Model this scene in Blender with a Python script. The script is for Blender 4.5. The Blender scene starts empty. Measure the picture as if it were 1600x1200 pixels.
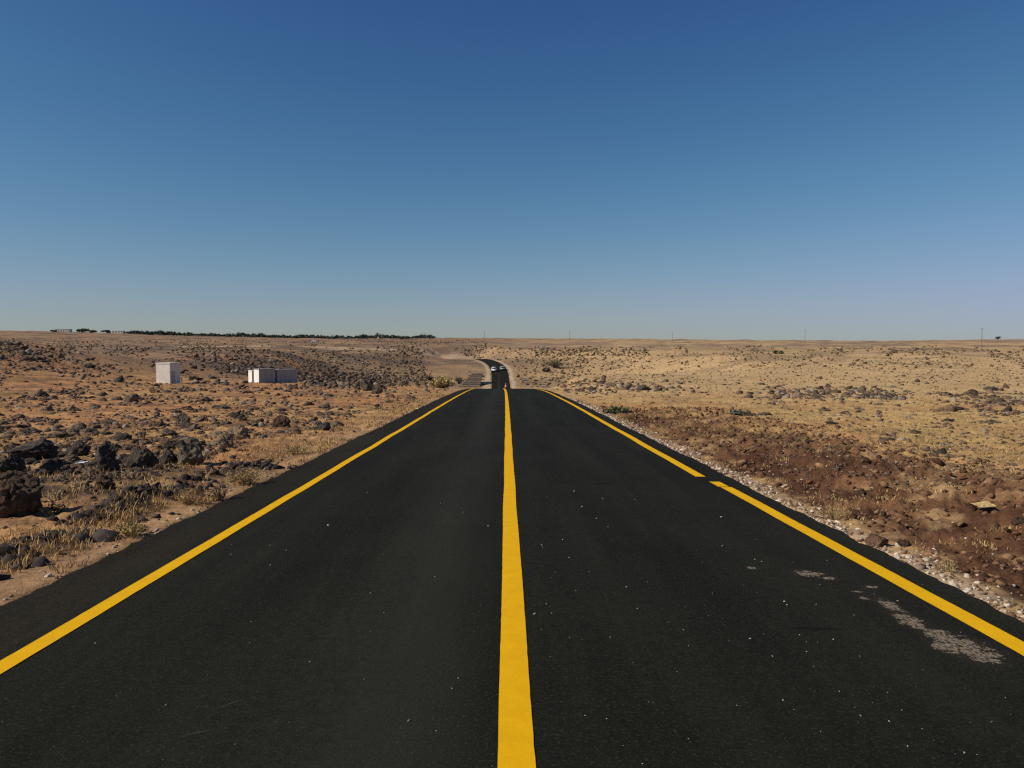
import bpy, bmesh, math, random
import numpy as np
from mathutils import Vector, Matrix, noise as mnoise

random.seed(7)
rng = np.random.default_rng(11)
scene = bpy.context.scene
COL = scene.collection

# ------------------------------------------------------------------ noise
def _hash(ix, iy, seed):
    h = (ix.astype(np.int64) * 374761393 + iy.astype(np.int64) * 668265263 + seed * 974711) & 0xFFFFFFFF
    h = ((h ^ (h >> 13)) * 1274126177) & 0xFFFFFFFF
    return (h ^ (h >> 16)) & 0xFFFF

def noise2(x, y, seed=0):
    x = np.asarray(x, float); y = np.asarray(y, float)
    ix = np.floor(x); iy = np.floor(y); fx = x - ix; fy = y - iy
    def g(dx, dy):
        a = _hash(ix + dx, iy + dy, seed) * (2 * math.pi / 65536.0)
        return np.cos(a) * (fx - dx) + np.sin(a) * (fy - dy)
    sx = fx * fx * fx * (fx * (fx * 6 - 15) + 10); sy = fy * fy * fy * (fy * (fy * 6 - 15) + 10)
    a = g(0, 0); b = g(1, 0); c = g(0, 1); d = g(1, 1)
    return ((a + (b - a) * sx) * (1 - sy) + (c + (d - c) * sx) * sy) * 1.4

def fbm(x, y, seed=0, octv=4, gain=0.5):
    s = 0; a = 1.0; f = 1.0
    for k in range(octv):
        s = s + a * noise2(x * f, y * f, seed + 17 * k); a *= gain; f *= 2.03
    return s

def sstep(a, b, x):
    t = np.clip((np.asarray(x, float) - a) / (b - a), 0, 1)
    return t * t * (3 - 2 * t)

class Curve:
    """smooth interpolation through control points"""
    def __init__(self, pts):
        self.x = np.array([p[0] for p in pts], float); self.y = np.array([p[1] for p in pts], float)
        d = np.diff(self.y) / np.diff(self.x); m = np.empty_like(self.y)
        m[0] = d[0]; m[-1] = d[-1]
        h = np.diff(self.x)
        m[1:-1] = (d[:-1] * h[1:] + d[1:] * h[:-1]) / (h[1:] + h[:-1])
        self.m = m
    def __call__(self, q):
        q = np.asarray(q, float)
        i = np.clip(np.searchsorted(self.x, q) - 1, 0, len(self.x) - 2)
        h = self.x[i + 1] - self.x[i]; t = (q - self.x[i]) / h
        tc = np.clip(t, 0, 1)
        v = ((2*tc**3 - 3*tc**2 + 1) * self.y[i] + (tc**3 - 2*tc**2 + tc) * h * self.m[i]
             + (-2*tc**3 + 3*tc**2) * self.y[i+1] + (tc**3 - tc**2) * h * self.m[i+1])
        v = v + np.where(t < 0, (t) * h * self.m[0], 0) + np.where(t > 1, (t - 1) * h * self.m[-1], 0)
        return v

# ------------------------------------------------------------------ terrain
EYE = 1.6
F = 1250.0            # focal length in pixels of a 1600 wide frame
PITCH = math.atan(55 / F)
road_z = Curve([(-30, .69), (0, 0), (20, -.46), (40, -.92), (60, -1.51), (77, -2.22), (100, -3.5), (130, -5.8), (160, -8.7),
                (190, -11.2), (215, -12.4), (240, -12.2), (260, -10.9), (280, -8.4), (300, -6.2), (330, -4.5), (370, -3.1),
                (420, -4.6), (500, -7)])
road_x = Curve([(-30, .29), (0, .046), (40, -.27), (60, -.5), (77, -.82), (100, -1.2), (150, -1.9), (215, -2.9), (260, -3.5),
                (300, -4.9), (330, -7.4), (370, -14.5), (420, -29), (500, -60)])
prof_l = Curve([(-50, 1.1), (0, -.05), (20, -.50), (40, -.98), (60, -1.45), (85, -2.15), (100, -2.9), (130, -4.9), (160, -6.0),
                (190, -5.8), (220, -4.8), (250, -3.4), (300, -1.2), (400, 1.3), (600, 4.6), (1000, 11), (1500, 18.8), (2200, 23), (6000, 20)])
prof_r = Curve([(-50, 1.1), (0, -.05), (20, -.46), (40, -.88), (60, -1.25), (90, -1.65), (130, -1.95), (200, -1.7), (300, -.2),
                (450, 2.6), (700, 6.4), (1100, 11), (1500, 14.5), (2200, 16), (6000, 12)])
EDGE_L, EDGE_R = -3.48, 3.25

def slope_x(y):
    return (road_x(y + .5) - road_x(y - .5))

def lateral(x, y):
    return (x - road_x(y)) / np.sqrt(1 + slope_x(y) ** 2)

def gauss(x, y, cx, cy, sx, sy):
    return np.exp(-.5 * (((x - cx) / sx) ** 2 + ((y - cy) / sy) ** 2))

def natural(x, y):
    yy = np.clip(y, -45, 5900)
    w = .10 * np.maximum(yy, 0) + 6
    t = sstep(-w, w, x)
    z = prof_l(yy) * (1 - t) + prof_r(yy) * t
    z = z + 7.5 * gauss(x, y, -80, 112, 21, 55)                 # stony rise on the far left
    z = z + 4.6 * gauss(x, y, -80, 235, 26, 34)                 # dark basalt slope beyond the gully
    z = z + 17 * gauss(x, y, -1050, 1500, 330, 400)             # long hill on the skyline
    z = z + 3 * gauss(x, y, 640, 960, 90, 160) + 4 * gauss(x, y, 60, 1100, 200, 260)
    far = np.clip(np.hypot(x, y) / 100, .12, 3.2)
    z = z + far * .45 * fbm(x / (22 + 14 * 1), y / 36., 3, 3) * sstep(12, 90, np.hypot(x, y))
    return z

def macro(x, y):
    x = np.asarray(x, float); y = np.asarray(y, float)
    zn = natural(x, y)
    la = lateral(x, y)
    e = np.where(la < 0, EDGE_L - la, la - EDGE_R)              # distance outside the asphalt
    zr = road_z(np.clip(y, -30, 480)) - .045
    W = 5 + 72 * sstep(85, 200, y) - 60 * sstep(300, 410, y)
    w = sstep(.3, 1, e / W) * 1.0
    fade = sstep(400, 470, y)
    w = np.maximum(w, fade)
    z = zr * (1 - w) + zn * w
    # bank of dug-up earth on the right, low heaps on the left verge
    hb = .17 * sstep(.5, 2.2, e) * (1 - sstep(2.4, 4.6, e)) * (la > 0) * sstep(2, 6, y) * (1 - sstep(24, 36, y))
    z = z + hb * (1 + .5 * noise2(x / 1.7, y / 3., 40))
    hl = .13 * np.exp(-((e - .95 - .25 * noise2(y / 3., y * 0, 41)) / .32) ** 2) * (la < 0) * sstep(3, 5, y) * (1 - sstep(12, 15, y))
    z = z + hl * np.clip(.45 + 1.3 * noise2(y / 1.3, x / 1.3, 42), 0, 1.4)
    z = z - .10 * sstep(.10, -.12, e) * (1 - fade)
    return z

def height(x, y):
    x = np.asarray(x, float); y = np.asarray(y, float)
    z = macro(x, y)
    la = lateral(x, y)
    e = np.where(la < 0, EDGE_L - la, la - EDGE_R)
    near = 1 - sstep(40, 130, np.hypot(x, y))
    a = sstep(.02, .8, e)
    right = (la > 0) * sstep(.3, .8, e) * (1 - sstep(3.4, 5, e)) * (1 - sstep(26, 36, y))
    z = z + a * near * (.05 * fbm(x / .9, y / .9, 5, 3) + .028 * fbm(x / .17, y / .17, 9, 3) + .10 * noise2(x / 4., y / 4., 8))
    z = z + right * near * (.10 * fbm(x / .45, y / .45, 12, 3) + .035 * fbm(x / .12, y / .12, 19, 2))
    return z

CP, SP = math.cos(PITCH), math.sin(PITCH)
def ray_dir(px, py):
    px = np.asarray(px, float); py = np.asarray(py, float)
    a = (px - 800) / F; b = (600 - py) / F
    return a, CP + b * SP, -SP + b * CP

_T = np.geomspace(2.5, 2600, 520)
def hit(px, py):
    """where sight lines meet the ground: x, y, distance (nan = sky)"""
    px = np.atleast_1d(np.asarray(px, float)); py = np.atleast_1d(np.asarray(py, float))
    ox = np.full(px.shape, np.nan); oy = ox.copy()
    for s in range(0, len(px), 2000):
        dx, dy, dz = ray_dir(px[s:s+2000], py[s:s+2000])
        T = _T[None, :]
        X = dx[:, None] * T; Y = dy[:, None] * T; Z = EYE + dz[:, None] * T
        below = Z < macro(X, Y)
        i = below.argmax(1); ok = below.any(1) & (i > 0)
        r = np.arange(len(i)); j = np.maximum(i - 1, 0)
        g1 = Z[r, j] - macro(X[r, j], Y[r, j]); g2 = Z[r, i] - macro(X[r, i], Y[r, i])
        t = _T[j] + (_T[i] - _T[j]) * np.clip(g1 / np.maximum(g1 - g2, 1e-9), 0, 1)
        ox[s:s+2000] = np.where(ok, dx * t, np.nan); oy[s:s+2000] = np.where(ok, dy * t, np.nan)
    return ox, oy

def hit1(px, py):
    x, y = hit([px], [py])
    if not np.isfinite(x[0]):
        raise ValueError('no ground at %s %s' % (px, py))
    return float(x[0]), float(y[0]), float(height(x[0], y[0]))

# ------------------------------------------------------------------ object helpers
def tag(o, label=None, cat=None, group=None, kind=None):
    if label: o['label'] = label
    if cat: o['category'] = cat
    if group: o['group'] = group
    if kind: o['kind'] = kind
    return o

def empty(name, loc, rz=0, label=None, cat=None, group=None):
    o = bpy.data.objects.new(name, None); COL.objects.link(o)
    o.empty_display_size = .3
    o.location = loc; o.rotation_euler = (0, 0, rz)
    return tag(o, label, cat, group)

def link_mesh(name, me, mat=None, parent=None):
    o = bpy.data.objects.new(name, me); COL.objects.link(o)
    if mat and not me.materials: me.materials.append(mat)
    if parent: o.parent = parent
    return o

def np_mesh(name, V, Fc, smooth=True, colors=None, uv=None):
    V = np.asarray(V, np.float32); Fc = np.asarray(Fc, np.int32)
    me = bpy.data.meshes.new(name)
    n = Fc.shape[1]
    me.vertices.add(len(V)); me.vertices.foreach_set('co', V.ravel())
    me.loops.add(Fc.size); me.loops.foreach_set('vertex_index', Fc.ravel())
    me.polygons.add(len(Fc))
    me.polygons.foreach_set('loop_start', np.arange(len(Fc), dtype=np.int32) * n)
    me.polygons.foreach_set('loop_total', np.full(len(Fc), n, np.int32))
    me.polygons.foreach_set('use_smooth', np.full(len(Fc), smooth, bool))
    if colors is not None:
        a = me.attributes.new('tint', 'FLOAT_COLOR', 'POINT')
        c = np.ones((len(V), 4), np.float32); c[:, :colors.shape[1]] = colors
        a.data.foreach_set('color', c.ravel())
    if uv is not None:
        l = me.uv_layers.new(name='UVMap')
        l.data.foreach_set('uv', np.asarray(uv, np.float32)[Fc.ravel()].ravel())
    me.update(calc_edges=True)
    return me

class MB:
    """collects boxes, tubes, lathes; build() links them as one mesh object"""
    def __init__(self): self.bm = bmesh.new()
    def box(self, c, s, rot=None, bevel=0):
        m = Matrix.Translation(c) @ (rot.to_4x4() if rot else Matrix.Identity(4)) @ Matrix.Diagonal((s[0], s[1], s[2], 1))
        r = bmesh.ops.create_cube(self.bm, size=1, matrix=m)
        if bevel:
            ed = list({e for v in r['verts'] for e in v.link_edges})
            bmesh.ops.bevel(self.bm, geom=ed, offset=bevel, segments=2, affect='EDGES')
        return self
    def tube(self, pts, radii, seg=8, caps=True):
        rings = []
        for i, p in enumerate(pts):
            p = Vector(p)
            d = (Vector(pts[min(i+1, len(pts)-1)]) - Vector(pts[max(i-1, 0)])).normalized()
            a = d.orthogonal().normalized(); b = d.cross(a)
            r = radii[i] if hasattr(radii, '__len__') else radii
            rings.append([self.bm.verts.new(p + (a * math.cos(t) + b * math.sin(t)) * r)
                          for t in [2 * math.pi * k / seg for k in range(seg)]])
        for q, w in zip(rings, rings[1:]):
            for k in range(seg):
                self.bm.faces.new((q[k], q[(k+1) % seg], w[(k+1) % seg], w[k]))
        if caps:
            self.bm.faces.new(rings[0][::-1]); self.bm.faces.new(rings[-1])
        return self
    def prism(self, outline, x0, x1, inset=None):
        """outline in (y, z), swept from x0 to x1; inset(y,z)->dx narrows it"""
        A = []; B = []
        for (y, z) in outline:
            k = inset(y, z) if inset else 0
            A.append(self.bm.verts.new((x0 + k, y, z))); B.append(self.bm.verts.new((x1 - k, y, z)))
        n = len(outline)
        self.bm.faces.new(A[::-1]); self.bm.faces.new(B)
        for k in range(n): self.bm.faces.new((A[k], A[(k+1) % n], B[(k+1) % n], B[k]))
        return self
    def quad(self, *p):
        self.bm.faces.new([self.bm.verts.new(q) for q in p]); return self
    def build(self, name, mat, parent=None, smooth=False):
        bmesh.ops.recalc_face_normals(self.bm, faces=self.bm.faces)
        me = bpy.data.meshes.new(name); self.bm.to_mesh(me); self.bm.free()
        if smooth:
            me.polygons.foreach_set('use_smooth', np.ones(len(me.polygons), bool))
        return link_mesh(name, me, mat, parent)

# ------------------------------------------------------------------ materials
def new_mat(name, rough=.9, spec=.25):
    m = bpy.data.materials.new(name); m.use_nodes = True
    nt = m.node_tree; b = nt.nodes['Principled BSDF']
    b.inputs['Roughness'].default_value = rough
    b.inputs['Specular IOR Level'].default_value = spec
    return m, nt, b

def N(nt, t, **kw):
    n = nt.nodes.new(t)
    for k, v in kw.items():
        if k in n.inputs: n.inputs[k].default_value = v
        else: setattr(n, k, v)
    return n

def math_n(nt, op, a, b=None, clamp=False):
    n = nt.nodes.new('ShaderNodeMath'); n.operation = op; n.use_clamp = clamp
    for i, v in enumerate((a, b)):
        if v is None: continue
        if isinstance(v, (int, float)): n.inputs[i].default_value = v
        else: nt.links.new(v, n.inputs[i])
    return n.outputs[0]

def mixc(nt, fac, a, b, mode='MIX'):
    n = nt.nodes.new('ShaderNodeMix'); n.data_type = 'RGBA'; n.blend_type = mode
    for s, v in (('Factor', fac), ('A', a), ('B', b)):
        sock = [i for i in n.inputs if i.name == s and (i.type == 'RGBA' if s != 'Factor' else i.type == 'VALUE')][0]
        if isinstance(v, (int, float)): sock.default_value = v
        elif isinstance(v, tuple): sock.default_value = (*v, 1) if len(v) == 3 else v
        else: nt.links.new(v, sock)
    return [o for o in n.outputs if o.type == 'RGBA'][0]

def ramp(nt, fac, stops):
    r = nt.nodes.new('ShaderNodeValToRGB')
    e = r.color_ramp.elements
    while len(e) < len(stops): e.new(.5)
    for el, (p, c) in zip(e, stops):
        el.position = p; el.color = (c, c, c, 1) if isinstance(c, (int, float)) else (*c, 1)
    nt.links.new(fac, r.inputs[0])
    return r.outputs[0]

def noise_n(nt, vec, scale, detail=4, rough=.6, dist=0):
    n = N(nt, 'ShaderNodeTexNoise', Scale=scale, Detail=detail, Roughness=rough, Distortion=dist)
    if vec is not None: nt.links.new(vec, n.inputs['Vector'])
    return n.outputs[0]

def bump(nt, bsdf, h, strength, dist):
    b = N(nt, 'ShaderNodeBump', Strength=strength, Distance=dist)
    nt.links.new(h, b.inputs['Height']); nt.links.new(b.outputs[0], bsdf.inputs['Normal'])

def simple_mat(name, col, rough=.8, spec=.3, var=.25, scale=6, metal=0, bmp=0.):
    m, nt, b = new_mat(name, rough, spec)
    b.inputs['Metallic'].default_value = metal
    tc = N(nt, 'ShaderNodeTexCoord')
    f = noise_n(nt, tc.outputs['Object'], scale, 5, .65)
    lo = tuple(c * (1 - var) for c in col); hi = tuple(min(1, c * (1 + var)) for c in col)
    nt.links.new(ramp(nt, f, [(.3, lo), (.7, hi)]), b.inputs['Base Color'])
    if bmp: bump(nt, b, noise_n(nt, tc.outputs['Object'], scale * 6, 4), .5, bmp)
    return m

def ground_mat():
    m, nt, b = new_mat('dry_ground', .97, .1)
    at = N(nt, 'ShaderNodeAttribute', attribute_name='tint')
    g = N(nt, 'ShaderNodeNewGeometry').outputs['Position']
    f1 = noise_n(nt, g, 1.3, 7, .7); f2 = noise_n(nt, g, 16, 5, .75); f3 = noise_n(nt, g, .09, 8, .72)
    c = mixc(nt, 1, at.outputs['Color'], ramp(nt, f1, [(.28, .60), (.5, 1.), (.72, 1.32)]), 'MULTIPLY')
    c = mixc(nt, 1, c, ramp(nt, f2, [(.3, .55), (.5, 1.), (.7, 1.4)]), 'MULTIPLY')
    c = mixc(nt, 1, c, ramp(nt, f3, [(.32, .78), (.5, 1.), (.68, 1.18)]), 'MULTIPLY')
    # small stones lying in the soil
    v = N(nt, 'ShaderNodeTexVoronoi', Scale=9, Randomness=1); nt.links.new(g, v.inputs['Vector'])
    st = ramp(nt, v.outputs['Distance'], [(.10, 1.), (.22, 0.)])
    sep = N(nt, 'ShaderNodeSeparateColor'); nt.links.new(v.outputs['Color'], sep.inputs[0])
    pick = ramp(nt, sep.outputs[0], [(.80, 0.), (.82, 1.)])
    c = mixc(nt, math_n(nt, 'MULTIPLY', math_n(nt, 'MULTIPLY', st, pick), .75), c, (.10, .075, .06))
    nt.links.new(c, b.inputs['Base Color'])
    h = math_n(nt, 'ADD', math_n(nt, 'MULTIPLY', f2, .5), math_n(nt, 'ADD', f1, math_n(nt, 'MULTIPLY', math_n(nt, 'MULTIPLY', st, pick), .5)))
    bump(nt, b, h, .8, .05)
    return m

def rock_mat():
    m, nt, b = new_mat('basalt', .93, .2)
    at = N(nt, 'ShaderNodeAttribute', attribute_name='tint')
    tc = N(nt, 'ShaderNodeTexCoord').outputs['Object']
    oinode = N(nt, 'ShaderNodeObjectInfo'); oi = oinode.outputs['Random']
    mp = N(nt, 'ShaderNodeVectorMath', operation='ADD'); nt.links.new(tc, mp.inputs[0])
    cb = N(nt, 'ShaderNodeCombineXYZ'); nt.links.new(math_n(nt, 'MULTIPLY', oi, 50), cb.inputs[0]); nt.links.new(cb.outputs[0], mp.inputs[1])
    p = mp.outputs[0]
    f1 = noise_n(nt, p, 1.6, 6, .7); f2 = noise_n(nt, p, 9, 5, .7)
    c = ramp(nt, f1, [(.28, (.040, .031, .026)), (.43, (.10, .080, .062)), (.56, (.19, .152, .112)), (.75, (.28, .225, .16))])
    c = mixc(nt, 1, c, ramp(nt, f2, [(.3, .55), (.5, 1.), (.7, 1.5)]), 'MULTIPLY')
    c = mixc(nt, 1, c, ramp(nt, oi, [(0., .85), (1., 1.15)]), 'MULTIPLY')
    c = mixc(nt, 1, c, nt.nodes[oinode.name].outputs['Color'], 'MULTIPLY')
    nt.links.new(c, b.inputs['Base Color'])
    bump(nt, b, math_n(nt, 'ADD', f1, math_n(nt, 'MULTIPLY', f2, .6)), .9, .10)
    return m

def tint_mat(name, rough=.93, var=(.6, 1.4), scale=18, bmp=.02):
    m, nt, b = new_mat(name, rough, .15)
    at = N(nt, 'ShaderNodeAttribute', attribute_name='tint')
    g = N(nt, 'ShaderNodeNewGeometry').outputs['Position']
    f = noise_n(nt, g, scale, 5, .7)
    c = mixc(nt, 1, at.outputs['Color'], ramp(nt, f, [(.3, var[0]), (.5, 1.), (.7, var[1])]), 'MULTIPLY')
    nt.links.new(c, b.inputs['Base Color'])
    if bmp: bump(nt, b, f, .8, bmp)
    return m

def grass_mat():
    m, nt, b = new_mat('dry_grass', .85, .15)
    at = N(nt, 'ShaderNodeAttribute', attribute_name='tint')
    nt.links.new(at.outputs['Color'], b.inputs['Base Color'])
    return m

def asphalt_mat():
    m, nt, b = new_mat('asphalt', .92, .06)
    uvn = N(nt, 'ShaderNodeUVMap').outputs[0]
    sx = N(nt, 'ShaderNodeSeparateXYZ'); nt.links.new(uvn, sx.inputs[0])
    X, Y = sx.outputs[0], sx.outputs[1]
    fine = noise_n(nt, uvn, 110, 4, .8); mid = noise_n(nt, uvn, 14, 6, .7)
    sc = N(nt, 'ShaderNodeMapping'); nt.links.new(uvn, sc.inputs[0]); sc.inputs['Scale'].default_value = (1.6, .10, 1)
    long_ = noise_n(nt, sc.outputs[0], 1.0, 5, .6)
    big = noise_n(nt, uvn, .55, 4, .6)
    c = ramp(nt, fine, [(.30, (.0060, .0057, .0038)), (.5, (.0145, .0139, .0090)), (.66, (.029, .0275, .0180)), (.8, (.080, .074, .052))])
    c = mixc(nt, 1, c, ramp(nt, mid, [(.3, .72), (.5, 1.), (.72, 1.25)]), 'MULTIPLY')
    c = mixc(nt, 1, c, ramp(nt, long_, [(.3, .70), (.5, 1.), (.7, 1.38)]), 'MULTIPLY')
    c = mixc(nt, 1, c, ramp(nt, big, [(.3, .85), (.7, 1.15)]), 'MULTIPLY')
    agg = noise_n(nt, uvn, 52, 3, .7)
    c = mixc(nt, math_n(nt, 'MULTIPLY', ramp(nt, agg, [(.56, 0.), (.66, 1.)]), .75), c, (.046, .044, .031))
    # dusty band worn into the left lane, faint one in the right lane
    wob = math_n(nt, 'MULTIPLY', math_n(nt, 'SUBTRACT', mid, .5), .7)
    def band(c0, w):
        d = math_n(nt, 'DIVIDE', math_n(nt, 'ABSOLUTE', math_n(nt, 'SUBTRACT', math_n(nt, 'ADD', X, wob), c0)), w)
        return ramp(nt, d, [(.1, 1.), (1., 0.)])
    dust = math_n(nt, 'MULTIPLY', band(-.68, .58), .32)
    c = mixc(nt, dust, c, mixc(nt, fine, (.018, .0175, .013), (.066, .064, .050)))
    edge_l = ramp(nt, math_n(nt, 'MULTIPLY', math_n(nt, 'ADD', X, 2.85), -1.), [(.0, 0.), (.10, .75)])
    c = mixc(nt, edge_l, c, mixc(nt, 1, c, (1.5, 1.25, 1.15), 'MULTIPLY'))
    # worn patches where pale stone shows, scratches, dark tyre scuffs
    fl = N(nt, 'ShaderNodeMapping'); nt.links.new(uvn, fl.inputs[0]); fl.inputs['Scale'].default_value = (1, .42, 1)
    spk = noise_n(nt, fl.outputs[0], 58, 5, .85)
    def ell(cx, cy, rx, ry, ang=0, wobble=.9):
        mp = N(nt, 'ShaderNodeMapping'); mp.vector_type = 'TEXTURE'
        mp.inputs['Location'].default_value = (cx, cy, 0); mp.inputs['Rotation'].default_value = (0, 0, ang)
        mp.inputs['Scale'].default_value = (rx, ry, 1); nt.links.new(uvn, mp.inputs[0])
        ln = N(nt, 'ShaderNodeVectorMath', operation='LENGTH'); nt.links.new(mp.outputs[0], ln.inputs[0])
        d = math_n(nt, 'ADD', ln.outputs['Value'], math_n(nt, 'ADD', math_n(nt, 'MULTIPLY', math_n(nt, 'SUBTRACT', mid, .5), 2.6 * wobble), math_n(nt, 'MULTIPLY', math_n(nt, 'SUBTRACT', spk, .5), .8 * wobble)))
        return ramp(nt, d, [(.45, 1.), (1.12, 0.)])
    tot = None
    for a in [(2.33, 6.19, .13, .12), (2.42, 6.05, .08, .06), (1.93, 6.35, .055, .06), (2.46, 5.52, .05, .05), (2.64, 5.80, .06, .05), (2.50, 5.68, .05, .04),
              (2.56, 5.35, .07, .22), (2.53, 5.02, .10, .24), (2.58, 4.72, .12, .22), (2.62, 4.45, .16, .20), (2.50, 4.55, .10, .14), (2.63, 4.62, .14, .16)]:
        e = ell(a[0], a[1], a[2] * 1.3, a[3] * 1.25)
        tot = e if tot is None else math_n(nt, 'MAXIMUM', tot, e)
    # the binder is scraped off: pale chippings show where the noise stands above the edge of the patch
    ero = math_n(nt, 'ADD', spk, math_n(nt, 'MULTIPLY', math_n(nt, 'SUBTRACT', tot, 1.), .42))
    c = mixc(nt, math_n(nt, 'MULTIPLY', tot, .45), c, (.045, .034, .024))
    c = mixc(nt, ramp(nt, ero, [(.455, 0.), (.52, .9)]), c, mixc(nt, fine, (.09, .068, .046), (.50, .39, .27)))
    scr = math_n(nt, 'MAXIMUM', ell(-1.405, 3.47, .005, .075, -1.02, .06), ell(-1.37, 3.77, .005, .085, -.69, .06))
    c = mixc(nt, math_n(nt, 'MULTIPLY', scr, .45), c, (.12, .115, .10))
    drk = math_n(nt, 'MAXIMUM', ell(1.86, 4.86, .20, .035, -.08, .12), ell(1.3, 11.0, .25, .10, 0, .2))
    c = mixc(nt, math_n(nt, 'MULTIPLY', drk, .7), c, (.006, .006, .006))
    nt.links.new(c, b.inputs['Base Color'])
    h = math_n(nt, 'ADD', fine, math_n(nt, 'MULTIPLY', mid, .4))
    bump(nt, b, h, .55, .006)
    return m

def paint_mat():
    m, nt, b = new_mat('yellow_paint', .85, .08)
    uvn = N(nt, 'ShaderNodeUVMap').outputs[0]
    fine = noise_n(nt, uvn, 120, 4, .8); mid = noise_n(nt, uvn, 7, 5, .65)
    c = ramp(nt, mid, [(.3, (.78, .405, .004)), (.7, (.88, .475, .005))])
    c = mixc(nt, ramp(nt, fine, [(.29, .8), (.41, 0.)]), c, (.20, .10, .012))
    nt.links.new(c, b.inputs['Base Color'])
    bump(nt, b, fine, .35, .004)
    return m

M = dict(ground=ground_mat(), rock=rock_mat(), stones=tint_mat('stones'), gravel=tint_mat('gravel', var=(.75, 1.2), scale=60, bmp=.004),
         grass=grass_mat(), asphalt=asphalt_mat(), paint=paint_mat(),
         white=simple_mat('white_render', (.73, .665, .57), .9, .2, .14, 1.6, bmp=.004),
         lit_end=simple_mat('lit_end_white', (.85, .81, .74), .9, .2, .06, 2, bmp=.003),
         concrete=simple_mat('concrete', (.36, .34, .31), .93, .2, .2, 3, bmp=.004),
         pale_concrete=simple_mat('pale_concrete', (.40, .365, .315), .93, .2, .15, 2.5, bmp=.004),
         sandstone=simple_mat('sandstone', (.44, .355, .25), .95, .1, .2, 1.2),
         sandstone_shade=simple_mat('sandstone_shade', (.32, .25, .175), .95, .1, .35, 1.2),
         dark_metal=simple_mat('dark_metal', (.38, .34, .34), .6, .4, .2, 4),
         leaf_far=simple_mat('far_foliage', (.080, .090, .062), .95, .1, .5, .35),
         leaf=simple_mat('olive_foliage', (.13, .125, .06), .95, .1, .4, 3),
         bark=simple_mat('bark', (.08, .055, .04), .95, .1, .3, 8),
         twig=simple_mat('dry_twig', (.30, .20, .095), .9, .1, .3, 9),
         straw=simple_mat('straw', (.44, .32, .12), .9, .1, .25, 5),
         sage=simple_mat('sage', (.13, .12, .075), .95, .1, .3, 5),
         wood=simple_mat('weathered_pole', (.13, .105, .085), .9, .2, .25, 5),
         insul=simple_mat('insulator', (.3, .28, .26), .4, .5, .1, 5),
         roof=simple_mat('pale_roof', (.62, .58, .52), .8, .2, .12, 2), glass=simple_mat('dark_glass', (.015, .018, .02), .12, .5, .1, 1),
         car_w=simple_mat('white_car_paint', (.80, .80, .79), .3, .5, .03, 2), car_g=simple_mat('pale_green_car_paint', (.33, .40, .33), .3, .5, .05, 2),
         rubber=simple_mat('rubber', (.015, .015, .015), .9, .2, .2, 8), steel=simple_mat('wheel_steel', (.45, .45, .45), .4, .5, .1, 8, .8),
         lamp=simple_mat('lamp_glass', (.75, .75, .72), .15, .6, .05, 8), red=simple_mat('red_plastic', (.62, .14, .10), .5, .4, .1, 8),
         black=simple_mat('black_plastic', (.02, .02, .02), .6, .3, .2, 8), plate=simple_mat('plate_white', (.7, .7, .68), .5, .4, .05, 8),
         post=simple_mat('post_white', (.74, .68, .56), .8, .3, .1, 8), card=simple_mat('cardboard', (.52, .36, .15), .9, .2, .15, 10),
         litter=simple_mat('white_plastic', (.82, .82, .80), .5, .3, .05, 8))

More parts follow.
